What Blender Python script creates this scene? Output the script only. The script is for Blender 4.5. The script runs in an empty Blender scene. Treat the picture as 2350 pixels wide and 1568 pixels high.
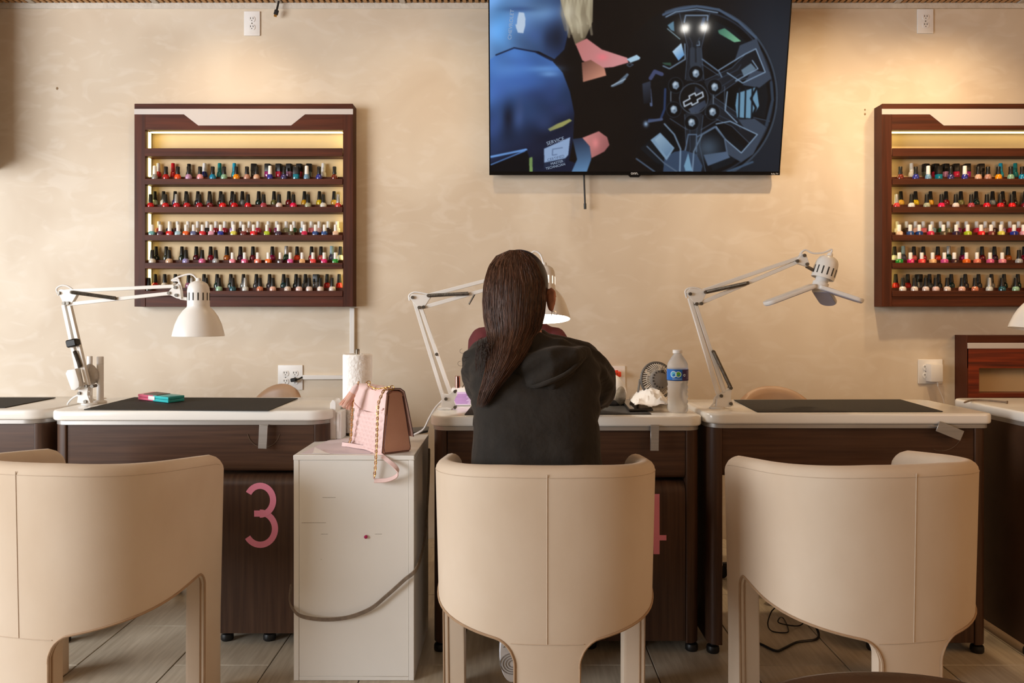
import bpy, bmesh, math, random
import numpy as np
from mathutils import Vector, Matrix, noise
random.seed(7)
SC = bpy.context.scene
COL = SC.collection
PI = math.pi

# ---------------------------------------------------------------- camera, world, light, exposure
F, CX, HY, CH = 1785.0, 1175.0, 720.0, 1.10      # focal length in pixels, principal point, eye height (m)
cam = bpy.data.cameras.new('camera'); cam_o = bpy.data.objects.new('camera', cam); COL.objects.link(cam_o)
cam_o.location = (0, 0, CH); cam_o.rotation_euler = (PI/2, 0, 0)
cam.sensor_width = 36.0; cam.sensor_fit = 'HORIZONTAL'; cam.lens = 36.0*F/2350.0
cam.shift_y = -(784.0-HY)/2350.0
cam.clip_start = 0.05
SC.camera = cam_o

def lin(c):
    return tuple((v/255/12.92 if v/255 <= 0.04045 else ((v/255+0.055)/1.055)**2.4) for v in c)

w = bpy.data.worlds.new('room_light'); SC.world = w; w.use_nodes = True
bg = w.node_tree.nodes['Background']
bg.inputs[0].default_value = (1.0, 0.60, 0.30, 1); bg.inputs[1].default_value = 0.20

def area(name, loc, target, size, energy, color, sy=None):
    l = bpy.data.lights.new(name, 'AREA'); l.energy = energy; l.color = color
    l.shape = 'RECTANGLE'; l.size = size; l.size_y = sy or size
    o = bpy.data.objects.new(name, l); COL.objects.link(o); o.location = loc
    o.rotation_euler = (Vector(target)-Vector(loc)).to_track_quat('-Z', 'Y').to_euler()
    return o
area('shopfront_daylight', (-4.5, 0.0, 1.45), (-0.6, 3.0, 1.0), 2.8, 320, (0.90, 0.95, 1.0), 2.0)
area('rear_fill', (-1.7, -2.2, 2.56), (0.3, 3.0, 0.9), 1.6, 20, (1.0, 0.82, 0.62), 1.0)  # added soft fill from behind the camera, no fixture of its own

area('ceiling_panel_glow', (3.4, 0.4, 2.45), (1.1, 3.2, 1.0), 1.6, 44, (1.0, 0.58, 0.28), 1.2)

def spot(name, loc, target, energy, color, angle, blend, r=0.03):
    l = bpy.data.lights.new(name, 'SPOT'); l.energy = energy; l.color = color
    l.spot_size = math.radians(angle); l.spot_blend = blend; l.shadow_soft_size = r
    o = bpy.data.objects.new(name, l); COL.objects.link(o); o.location = loc
    o.rotation_euler = (Vector(target)-Vector(loc)).to_track_quat('-Z', 'Y').to_euler()
    return o

SC.view_settings.view_transform = 'Standard'; SC.view_settings.look = 'None'
SC.view_settings.gamma = 1.0; SC.view_settings.use_curve_mapping = False
SC.view_settings.exposure = -0.27

# ---------------------------------------------------------------- helpers
def wx(px, D): return (px-CX)*D/F
def wz(py, D): return CH-(py-HY)*D/F
def P(px, py, D): return Vector((wx(px, D), D, wz(py, D)))

MATS = {}
def mat(name, col, rough=0.5, metal=0.0, spec=0.5, col2=None, scale=6.0, stretch=(1, 1, 1), bump=0.0, bscale=80.0,
        sheen=0.0, trans=0.0, ior=1.45, emit=None, estr=0.0, coat=0.0, detail=4.0, alpha=1.0, contrast=(0.3, 0.7), sss=0.0):
    if name in MATS: return MATS[name]
    m = bpy.data.materials.new(name); m.use_nodes = True; MATS[name] = m
    nt = m.node_tree; b = nt.nodes['Principled BSDF']
    b.inputs['Base Color'].default_value = (*lin(col), 1)
    b.inputs['Roughness'].default_value = rough; b.inputs['Metallic'].default_value = metal
    b.inputs['Specular IOR Level'].default_value = spec
    b.inputs['Transmission Weight'].default_value = trans; b.inputs['IOR'].default_value = ior
    b.inputs['Coat Weight'].default_value = coat; b.inputs['Alpha'].default_value = alpha
    if sheen:
        b.inputs['Sheen Weight'].default_value = sheen; b.inputs['Sheen Roughness'].default_value = 0.4
        b.inputs['Sheen Tint'].default_value = (*lin((255, 235, 215)), 1)
    if sss:
        b.inputs['Subsurface Weight'].default_value = sss; b.inputs['Subsurface Radius'].default_value = (0.02, 0.008, 0.004)
    if emit:
        b.inputs['Emission Color'].default_value = (*lin(emit), 1); b.inputs['Emission Strength'].default_value = estr
    tc = nt.nodes.new('ShaderNodeTexCoord'); mp = nt.nodes.new('ShaderNodeMapping')
    nt.links.new(tc.outputs['Object'], mp.inputs[0]); mp.inputs['Scale'].default_value = stretch
    if col2:
        n = nt.nodes.new('ShaderNodeTexNoise'); n.inputs['Scale'].default_value = scale; n.inputs['Detail'].default_value = detail
        nt.links.new(mp.outputs[0], n.inputs['Vector'])
        r = nt.nodes.new('ShaderNodeValToRGB')
        r.color_ramp.elements[0].position = contrast[0]; r.color_ramp.elements[1].position = contrast[1]
        r.color_ramp.elements[0].color = (*lin(col), 1); r.color_ramp.elements[1].color = (*lin(col2), 1)
        nt.links.new(n.outputs['Fac'], r.inputs[0]); nt.links.new(r.outputs[0], b.inputs['Base Color'])
    if bump:
        n2 = nt.nodes.new('ShaderNodeTexNoise'); n2.inputs['Scale'].default_value = bscale; n2.inputs['Detail'].default_value = 3
        nt.links.new(mp.outputs[0], n2.inputs['Vector'])
        bp = nt.nodes.new('ShaderNodeBump'); bp.inputs['Strength'].default_value = bump; bp.inputs['Distance'].default_value = 0.01
        nt.links.new(n2.outputs['Fac'], bp.inputs['Height']); nt.links.new(bp.outputs[0], b.inputs['Normal'])
    return m

class MB:
    """collects shapes in one bmesh; build() links them as one mesh object"""
    def __init__(s): s.bm = bmesh.new()
    def raw(s, vs, fs):
        bv = [s.bm.verts.new(v) for v in vs]; out = []
        for f in fs:
            try: out.append(s.bm.faces.new([bv[i] for i in f]))
            except ValueError: pass
        return bv
    def box(s, x0, x1, y0, y1, z0, z1, bevel=0.0, seg=2, M=None):
        bm = bmesh.new(); bmesh.ops.create_cube(bm, size=1.0)
        c = Vector(((x0+x1)/2, (y0+y1)/2, (z0+z1)/2)); sz = (abs(x1-x0), abs(y1-y0), abs(z1-z0))
        for v in bm.verts: v.co = Vector((v.co.x*sz[0], v.co.y*sz[1], v.co.z*sz[2]))+c
        if bevel:
            bmesh.ops.bevel(bm, geom=bm.edges[:], offset=min(bevel, min(sz)*0.49), segments=seg, affect='EDGES', profile=0.5)
        return s._take(bm, M)
    def _take(s, bm, M=None):
        bm.verts.index_update()
        vs = [(M @ v.co if M else v.co.copy()) for v in bm.verts]; fs = [[v.index for v in f.verts] for f in bm.faces]
        bm.free(); s.raw(vs, fs); return s
    def bar(s, p0, p1, wdt, thk, up=(0, 1, 0), bevel=0.0):
        p0, p1 = Vector(p0), Vector(p1); d = (p1-p0); L = d.length; d.normalize()
        t = Vector(up); t = (t-d*t.dot(d)).normalized(); n = d.cross(t)
        M = Matrix(((d.x, n.x, t.x, 0), (d.y, n.y, t.y, 0), (d.z, n.z, t.z, 0), (0, 0, 0, 1)))
        M = Matrix.Translation((p0+p1)/2) @ M
        return s.box(-L/2, L/2, -wdt/2, wdt/2, -thk/2, thk/2, bevel, 1, M)
    def lathe(s, prof, seg=24, M=None, cap=True):
        M = M or Matrix.Identity(4); vs = []; fs = []; n = len(prof)
        for r, z in prof:
            for k in range(seg):
                a = 2*PI*k/seg; vs.append(M @ Vector((r*math.cos(a), r*math.sin(a), z)))
        for i in range(n-1):
            for k in range(seg):
                k2 = (k+1) % seg; fs.append((i*seg+k, i*seg+k2, (i+1)*seg+k2, (i+1)*seg+k))
        if cap:
            fs.append(list(range(seg))[::-1]); fs.append([(n-1)*seg+k for k in range(seg)])
        s.raw(vs, fs); return s
    def cyl(s, p0, p1, r, seg=16, r2=None):
        return s.tube([p0, p1], [r, r2 if r2 is not None else r], seg)
    def tube(s, pts, r, seg=8, cap=True, flat=None, closed=False):
        pts = [Vector(p) for p in pts]; n = len(pts)
        rs = r if isinstance(r, (list, tuple)) else [r]*n
        vs = []; fs = []; t0 = (pts[1]-pts[0]).normalized()
        ref = Vector((0, 0, 1)) if abs(t0.z) < 0.9 else Vector((0, 1, 0))
        nrm = (ref-t0*ref.dot(t0)).normalized()
        for i in range(n):
            if closed: t = (pts[(i+1) % n]-pts[i-1]).normalized()
            else: t = (pts[min(i+1, n-1)]-pts[max(i-1, 0)]).normalized()
            nrm = (nrm-t*nrm.dot(t)).normalized(); b = t.cross(nrm)
            for k in range(seg):
                a = 2*PI*k/seg; vs.append(pts[i]+(nrm*math.cos(a)+b*math.sin(a)*(flat or 1))*rs[i])
        m = n if closed else n-1
        for i in range(m):
            j = (i+1) % n
            for k in range(seg):
                k2 = (k+1) % seg; fs.append((i*seg+k, i*seg+k2, j*seg+k2, j*seg+k))
        if cap and not closed:
            fs.append(list(range(seg))[::-1]); fs.append([(n-1)*seg+k for k in range(seg)])
        s.raw(vs, fs); return s
    def limb(s, pts, rs, seg=12):
        """tapered tube with rounded ends"""
        pts = [Vector(p) for p in pts]; a, b = pts[0], pts[-1]
        ta = (a-pts[1]).normalized(); tb = (b-pts[-2]).normalized()
        pp = [a+ta*rs[0]*0.95, a+ta*rs[0]*0.6]+pts+[b+tb*rs[-1]*0.6, b+tb*rs[-1]*0.95]
        rr = [rs[0]*0.25, rs[0]*0.8]+list(rs)+[rs[-1]*0.8, rs[-1]*0.25]
        return s.tube(pp, rr, seg)
    def ball(s, c, rx, ry, rz, seg=16, rings=10, R=None):
        c = Vector(c); vs = []; fs = []
        for i in range(rings+1):
            th = PI*i/rings; th = min(max(th, 0.02), PI-0.02)
            for k in range(seg):
                a = 2*PI*k/seg
                v = Vector((rx*math.sin(th)*math.cos(a), ry*math.sin(th)*math.sin(a), rz*math.cos(th)))
                vs.append((R @ v if R else v)+c)
        for i in range(rings):
            for k in range(seg):
                k2 = (k+1) % seg; fs.append((i*seg+k, (i+1)*seg+k, (i+1)*seg+k2, i*seg+k2))
        fs.append(list(range(seg))); fs.append([rings*seg+k for k in range(seg)][::-1])
        s.raw(vs, fs); return s
    def rings(s, rr, seg=28, n=2.4):
        """loft of super-ellipses: (center, rx, ry)"""
        vs = []; fs = []
        for c, rx, ry in rr:
            for k in range(seg):
                a = 2*PI*k/seg; ca, sa = math.cos(a), math.sin(a)
                vs.append(Vector(c)+Vector((rx*math.copysign(abs(ca)**(2/n), ca), ry*math.copysign(abs(sa)**(2/n), sa), 0)))
        for i in range(len(rr)-1):
            for k in range(seg):
                k2 = (k+1) % seg; fs.append((i*seg+k, i*seg+k2, (i+1)*seg+k2, (i+1)*seg+k))
        fs.append(list(range(seg))[::-1]); fs.append([(len(rr)-1)*seg+k for k in range(seg)])
        s.raw(vs, fs); return s
    def prism(s, poly, a0, a1, axis='y', bevel=0.0, seg=2, M=None):
        """extrude a 2-D outline: axis y -> (x,z); axis z -> (x,y); axis x -> (y,z)"""
        def mk(p, t): return {'y': (p[0], t, p[1]), 'z': (p[0], p[1], t), 'x': (t, p[0], p[1])}[axis]
        bm = bmesh.new(); n = len(poly)
        A = [bm.verts.new(mk(p, a0)) for p in poly]; B = [bm.verts.new(mk(p, a1)) for p in poly]
        bm.faces.new(A); bm.faces.new(B[::-1])
        for i in range(n): bm.faces.new((A[i], B[i], B[(i+1) % n], A[(i+1) % n]))
        bmesh.ops.recalc_face_normals(bm, faces=bm.faces[:])
        if bevel:
            es = [e for e in bm.edges if (e.verts[0] in A) == (e.verts[1] in A)]
            bmesh.ops.bevel(bm, geom=es, offset=bevel, segments=seg, affect='EDGES', profile=0.5)
        return s._take(bm, M)
    def ribbon(s, pts, side, wdt, thk):
        """flat strap along pts; side = direction(s) of its width"""
        pts = [Vector(p) for p in pts]; n = len(pts); vs = []; fs = []
        for i in range(n):
            t = (pts[min(i+1, n-1)]-pts[max(i-1, 0)]).normalized()
            sd = Vector(side[i] if isinstance(side, list) else side); sd = (sd-t*sd.dot(t)).normalized(); nn = t.cross(sd)
            for a, b in ((-.5, -.5), (.5, -.5), (.5, .5), (-.5, .5)): vs.append(pts[i]+sd*a*wdt+nn*b*thk)
        for i in range(n-1):
            for k in range(4): fs.append((i*4+k, i*4+(k+1) % 4, (i+1)*4+(k+1) % 4, (i+1)*4+k))
        fs.append((3, 2, 1, 0)); fs.append(tuple((n-1)*4+k for k in range(4)))
        s.raw(vs, fs); return s
    def mesh(s, name, smooth=True, angle=38, fix=True):
        if fix: bmesh.ops.recalc_face_normals(s.bm, faces=s.bm.faces[:])
        me = bpy.data.meshes.new(name); s.bm.to_mesh(me); s.bm.free()
        if smooth:
            me.shade_smooth()
            try: me.set_sharp_from_angle(angle=math.radians(angle))
            except Exception: pass
        return me
    def build(s, name, m, parent=None, smooth=True, angle=38, fix=True):
        return link(name, s.mesh(name, smooth, angle, fix), m, parent)

WORLD = {}
def link(name, me, m, parent=None):
    o = bpy.data.objects.new(name, me); COL.objects.link(o)
    if m is not None:
        me.materials.clear(); me.materials.append(m)
    if parent is not None:
        o.parent = parent
        o.matrix_parent_inverse = WORLD.get(parent.name, Matrix.Identity(4)).inverted()
    return o
def tag(o, label, cat, group=None):
    o['label'] = label; o['category'] = cat
    if group: o['group'] = group
    return o
def thing(name, label, cat, loc=(0, 0, 0), group=None):
    o = bpy.data.objects.new(name, None); COL.objects.link(o); o.empty_display_size = 0.05
    o.location = loc; WORLD[o.name] = Matrix.Translation(Vector(loc))
    return tag(o, label, cat, group)
def struct(o): o['kind'] = 'structure'; return o
def copy_tree(o, parent=None):
    c = o.copy(); COL.objects.link(c)
    if parent is not None: c.parent = parent
    for ch in [k for k in KIDS.get(o.name, [])]: copy_tree(ch, c)
    return c
KIDS = {}
def kids_of(root):
    """remember a root's children (and theirs) once, for fast copies"""
    for o in list(COL.objects):
        if o.parent is not None: KIDS.setdefault(o.parent.name, [])
        if o.parent is not None and o not in KIDS[o.parent.name]: KIDS[o.parent.name].append(o)

def rrect(x0, x1, y0, y1, r, n=6):
    """rounded rectangle outline; r = one radius or four (x0y0, x1y0, x1y1, x0y1)"""
    r = r if isinstance(r, (list, tuple)) else [r]*4; out = []
    cs = [(x0+r[0], y0+r[0], PI, r[0]), (x1-r[1], y0+r[1], 1.5*PI, r[1]), (x1-r[2], y1-r[2], 0, r[2]), (x0+r[3], y1-r[3], .5*PI, r[3])]
    for cx, cy, a0, rr in cs:
        if rr < 1e-6: out.append((cx, cy)); continue
        for k in range(n+1):
            a = a0+PI/2*k/n; out.append((cx+rr*math.cos(a), cy+rr*math.sin(a)))
    return out
def smooth_path(pts, sub=6):
    """Catmull-Rom through points"""
    pts = [Vector(p) for p in pts]; out = []; n = len(pts)
    for i in range(n-1):
        p0, p1, p2, p3 = pts[max(i-1, 0)], pts[i], pts[i+1], pts[min(i+2, n-1)]
        for k in range(sub):
            t = k/sub
            out.append(0.5*((2*p1)+(p2-p0)*t+(2*p0-5*p1+4*p2-p3)*t*t+(3*p1-p0-3*p2+p3)*t**3))
    out.append(pts[-1]); return out
def remeshed(mb, name, voxel=0.006, smooth=6, fac=0.6):
    """one continuous surface from overlapping shapes"""
    me = mb.mesh(name, False); o = bpy.data.objects.new('tmp', me); COL.objects.link(o)
    r = o.modifiers.new('r', 'REMESH'); r.mode = 'VOXEL'; r.voxel_size = voxel
    if smooth:
        s = o.modifiers.new('s', 'SMOOTH'); s.iterations = smooth; s.factor = fac
    dg = bpy.context.evaluated_depsgraph_get(); dg.update()
    out = bpy.data.meshes.new_from_object(o.evaluated_get(dg)); out.name = name
    bpy.data.objects.remove(o); out.shade_smooth(); return out
def displace(me, fn):
    n = len(me.vertices); co = np.empty(n*3); me.vertices.foreach_get('co', co); no = np.empty(n*3); me.vertex_normals.foreach_get('vector', no)
    co = co.reshape(-1, 3); no = no.reshape(-1, 3)
    for i in range(n): co[i] = fn(Vector(co[i]), Vector(no[i]))
    me.vertices.foreach_set('co', co.reshape(-1)); me.update()
def text_mesh(body, size, M, m, parent, name='lettering', align='CENTER', extrude=0.0):
    cu = bpy.data.curves.new(name, 'FONT'); cu.body = body; cu.size = size; cu.align_x = align; cu.align_y = 'CENTER'; cu.extrude = extrude
    cu.resolution_u = 3
    o = bpy.data.objects.new('tmp_text', cu); COL.objects.link(o)
    dg = bpy.context.evaluated_depsgraph_get(); dg.update()
    me = bpy.data.meshes.new_from_object(o.evaluated_get(dg)); bpy.data.objects.remove(o)
    me.transform(M); return link(name, me, m, parent)
# facing the camera (text lies in XZ, read from -y)
FRONT = Matrix.Rotation(PI/2, 4, 'X')
# ---------------------------------------------------------------- materials
M_wood = mat('espresso_laminate', (60, 38, 25), 0.42, col2=(82, 55, 38), scale=7, stretch=(0.5, 1, 14), spec=0.4)
M_woodv = mat('espresso_laminate_upright', (58, 37, 25), 0.42, col2=(80, 55, 39), scale=7, stretch=(14, 1, 0.5), spec=0.4)
M_rack = mat('mahogany_laminate', (58, 26, 13), 0.5, col2=(90, 43, 23), scale=5, stretch=(0.5, 1, 12), spec=0.25)
M_rackv = mat('mahogany_laminate_upright', (58, 26, 13), 0.5, col2=(86, 41, 23), scale=5, stretch=(12, 1, 0.6), spec=0.25)
M_redwood = mat('red_mahogany', (66, 24, 12), 0.4, col2=(140, 52, 22), scale=4, stretch=(0.6, 1, 16))
M_acr = mat('white_acrylic_header', (198, 190, 186), 0.4)
M_top = mat('white_stone_top', (240, 236, 228), 0.16, spec=0.5, col2=(234, 228, 220), scale=3)
M_alu = mat('brushed_aluminium', (186, 180, 174), 0.35, 0.6, col2=(172, 166, 160), scale=20, stretch=(0.2, 1, 8))
M_blackp = mat('black_plastic', (20, 18, 18), 0.45, col2=(26, 24, 23), scale=30)
M_mat = mat('black_desk_pad', (42, 38, 33), 0.75, col2=(48, 43, 37), scale=60, bump=0.15, bscale=400)
M_white = mat('white_enamel', (236, 231, 224), 0.3, col2=(229, 223, 215), scale=5)
M_steel = mat('spring_steel', (134, 124, 112), 0.35, 0.8, col2=(98, 90, 80), scale=90, stretch=(1, 1, 1))
M_bolt = mat('bolt_metal', (120, 112, 102), 0.35, 0.7, col2=(96, 90, 82), scale=40)
M_whitep = mat('white_plastic', (236, 232, 228), 0.4, col2=(230, 226, 221), scale=8)
M_slot = mat('slot_dark', (46, 40, 36), 0.7, col2=(52, 46, 40), scale=20)
M_velvet = mat('cream_velvet', (212, 193, 172), 0.85, col2=(202, 180, 156), scale=5, stretch=(1, 1, 0.6), bump=0.015, bscale=320, sheen=0.25, spec=0.2)
M_piping = mat('tan_piping', (168, 138, 108), 0.7, col2=(156, 126, 98), scale=30)
M_seam = mat('seam_thread', (194, 174, 152), 0.8, col2=(186, 164, 142), scale=60)
M_leath = mat('taupe_leatherette', (172, 138, 108), 0.42, col2=(160, 126, 98), scale=9)
M_brown = mat('brown_leather', (84, 58, 40), 0.4, col2=(72, 50, 34), scale=12, bump=0.1, bscale=120)
M_cab = mat('white_cabinet_board', (238, 234, 228), 0.4, col2=(232, 227, 220), scale=3)
M_paper = mat('paper', (244, 240, 236), 0.9, col2=(238, 234, 230), scale=14)
M_towel = mat('paper_towel', (250, 247, 242), 0.95, col2=(242, 238, 232), scale=50, bump=0.5, bscale=90)
M_pinkl = mat('pink_leather', (236, 204, 198), 0.5, col2=(231, 196, 190), scale=18, bump=0.1, bscale=220)
M_pinkg = mat('pink_leather_side', (230, 176, 154), 0.5, col2=(224, 169, 147), scale=18, bump=0.1, bscale=220)
M_pinkedge = mat('dark_edge_paint', (72, 38, 40), 0.5, col2=(80, 44, 44), scale=30)
M_gold = mat('gold_chain', (212, 164, 84), 0.28, 1.0, col2=(196, 146, 70), scale=40)
M_cord = mat('taupe_cord', (136, 118, 100), 0.6, col2=(112, 96, 82), scale=60)
M_pinkpaint = mat('pink_vinyl', (238, 144, 168), 0.5, col2=(234, 138, 162), scale=10)
M_tile = mat('beige_floor_tile', (172, 158, 138), 0.38, col2=(190, 177, 157), scale=9, stretch=(9, 0.8, 1), bump=0.05, bscale=70, contrast=(0.35, 0.65))
M_grout = mat('dark_grout', (62, 50, 40), 0.9, col2=(74, 61, 49), scale=30)
M_glassblk = mat('black_glass', (10, 10, 12), 0.12, col2=(14, 13, 14), scale=9)
M_skin = mat('skin', (196, 134, 104), 0.5, col2=(188, 122, 94), scale=18, sss=0.15)
M_hood = mat('black_cotton_jersey', (33, 28, 23), 0.92, col2=(40, 34, 28), scale=26, bump=0.25, bscale=50, sheen=0.12)
M_trous = mat('dark_trousers', (34, 33, 38), 0.9, col2=(42, 40, 46), scale=40)
M_burg = mat('burgundy_cotton', (104, 46, 50), 0.9, col2=(92, 40, 44), scale=20)
M_sole = mat('grey_rubber_sole', (190, 182, 176), 0.7, col2=(180, 172, 166), scale=30)
M_shoe = mat('white_sneaker_leather', (232, 234, 240), 0.5, col2=(222, 224, 232), scale=20)
M_clear = mat('clear_plastic', (248, 250, 252), 0.22, trans=0.72, ior=1.15, col2=(242, 246, 250), scale=20)
M_led = mat('led_strip', (255, 244, 190), 0.5, emit=(255, 238, 160), estr=4.0)
M_bulb = mat('lit_bulb', (255, 252, 245), 0.5, emit=(255, 250, 240), estr=12.0)
M_orange = mat('orange_plastic', (236, 70, 34), 0.45, col2=(226, 62, 30), scale=15)
M_grey = mat('grey_plastic', (122, 116, 110), 0.5, col2=(112, 106, 100), scale=15)
M_greyd = mat('dark_grey_plastic', (88, 84, 80), 0.5, col2=(78, 75, 72), scale=15)
M_backp = mat('cream_back_panel', (222, 192, 146), 0.6, col2=(214, 184, 138), scale=4)
# ---------------------------------------------------------------- the room
WALL, CEIL = 3.80, 2.615
# plaster wall: mottled trowel marks
mw = bpy.data.materials.new('venetian_plaster'); mw.use_nodes = True
nt = mw.node_tree; b = nt.nodes['Principled BSDF']; b.inputs['Roughness'].default_value = 0.5; b.inputs['Specular IOR Level'].default_value = 0.3
tc = nt.nodes.new('ShaderNodeTexCoord')
def nz(scale, detail, dist, st=(1, 1, 1)):
    mp = nt.nodes.new('ShaderNodeMapping'); mp.inputs['Scale'].default_value = st; nt.links.new(tc.outputs['Object'], mp.inputs[0])
    n = nt.nodes.new('ShaderNodeTexNoise'); n.inputs['Scale'].default_value = scale; n.inputs['Detail'].default_value = detail
    n.inputs['Distortion'].default_value = dist; nt.links.new(mp.outputs[0], n.inputs['Vector']); return n
def ramp(a, ca, c, cc):
    r = nt.nodes.new('ShaderNodeValToRGB'); r.color_ramp.elements[0].position = a; r.color_ramp.elements[0].color = (*ca, 1)
    r.color_ramp.elements[1].position = c; r.color_ramp.elements[1].color = (*cc, 1); return r
n1 = nz(1.7, 3, 0.8); r1 = ramp(0.36, lin((206, 188, 165)), 0.66, lin((221, 206, 185)))
nt.links.new(n1.outputs['Fac'], r1.inputs[0])
n2 = nz(5.5, 2, 1.6, (1, 1, 2.0)); r2 = ramp(0.52, (0, 0, 0), 0.68, (1, 1, 1)); nt.links.new(n2.outputs['Fac'], r2.inputs[0])
mx = nt.nodes.new('ShaderNodeMix'); mx.data_type = 'RGBA'; mx.inputs[7].default_value = (*lin((228, 217, 202)), 1)
mul = nt.nodes.new('ShaderNodeMath'); mul.operation = 'MULTIPLY'; mul.inputs[1].default_value = 0.30
nt.links.new(r2.outputs[0], mul.inputs[0]); nt.links.new(mul.outputs[0], mx.inputs[0]); nt.links.new(r1.outputs[0], mx.inputs[6])
nt.links.new(mx.outputs[2], b.inputs['Base Color'])
n3 = nz(9, 3, 1.0); bp = nt.nodes.new('ShaderNodeBump'); bp.inputs['Strength'].default_value = 0.015; bp.inputs['Distance'].default_value = 0.02
nt.links.new(n3.outputs['Fac'], bp.inputs['Height']); nt.links.new(bp.outputs[0], b.inputs['Normal'])

o = MB().box(-3.6, 3.6, WALL, WALL+0.12, -0.02, CEIL+0.15).build('wall_back', mw, smooth=False); struct(o)
o = MB().box(-3.6, 3.6, -4.1, -4.0, -0.02, CEIL+0.15).build('wall_front', mw, smooth=False); struct(o)
fl = MB().box(-3.6, 3.6, -4.0, WALL, -0.03, -0.004).build('floor', M_grout, smooth=False); struct(fl)
# tiles in running bond, 0.30 x 0.61 m
TX, TL = 0.3005, 0.61
tile_me = MB().box(0.0016, TX-0.0016, 0.0016, TL-0.0016, -0.0045, 0.0, 0.0012, 1).mesh('tile', False)
ntile = 0
for c in range(-12, 19):
    x0 = -1.06+c*TX
    if x0 > 3.3 or x0 < -3.6: continue
    off = 2.433 if c % 2 == 0 else 2.738
    for k in range(-4, 4):
        y0 = off+k*TL
        if y0 > WALL or y0+TL < 1.2: continue
        t = bpy.data.objects.new('tile', tile_me); COL.objects.link(t); t.parent = fl; t.location = (x0, y0, 0)
        if not tile_me.materials: tile_me.materials.append(M_tile)
        if y0+TL > WALL: t.scale.y = (WALL-0.002-y0)/TL
        ntile += 1
o = MB().box(-3.6, 3.6, -4.0, 1.2, -0.0045, 0.0).build('floor_front', M_tile, smooth=False); struct(o); o.parent = fl
del o['kind']
# ceiling: plain boards, and the lattice panels that meet the back wall
M_ceil = mat('ceiling_board', (196, 176, 148), 0.8, col2=(186, 166, 138), scale=12)
ce = MB().box(-3.6, 3.6, -4.0, WALL, CEIL+0.035, CEIL+0.06).build('ceiling', M_ceil, smooth=False); struct(ce)
M_lath = mat('lattice_wood', (206, 160, 108), 0.6, col2=(186, 140, 92), scale=9, stretch=(8, 1, 1))
M_void = mat('lattice_backing', (52, 34, 22), 0.9, col2=(44, 28, 18), scale=9)
M_trim = mat('white_ceiling_trim', (214, 204, 190), 0.6, col2=(202, 192, 178), scale=20, bump=0.3, bscale=60)
lath_me = MB().box(-0.0085, 0.0085, -0.29, 0.29, -0.006, 0.006).mesh('slat', False)
lath_me.materials.append(M_lath)
bars_x = [wx(642, WALL)+k*0.602 for k in range(-5, 7)]
for k in range(len(bars_x)-1):
    xa, xb = bars_x[k], bars_x[k+1]
    pn = MB().box(xa+0.016, xb-0.016, WALL-0.60, WALL-0.007, CEIL+0.013, CEIL+0.026).build('lattice_panel', M_void, ce, smooth=False)
    n = 19
    for j in range(n):
        xs = xa+0.016+(xb-xa-0.032)*(j+0.5)/n
        s = bpy.data.objects.new('slat', lath_me); COL.objects.link(s); s.parent = pn; s.location = (xs, WALL-0.300, CEIL+0.0065)
for k, x in enumerate(bars_x):
    tr = MB().box(x-0.014, x+0.014, WALL-3.0, WALL-0.007, CEIL-0.002, CEIL+0.03, 0.002, 1).build('trim_%d' % (k+2), M_trim); struct(tr)
tr = MB().box(-3.6, 3.6, WALL-0.006, WALL-0.0005, CEIL-0.026, CEIL+0.03, 0.002, 1).build('trim_1', M_trim); struct(tr)
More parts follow.
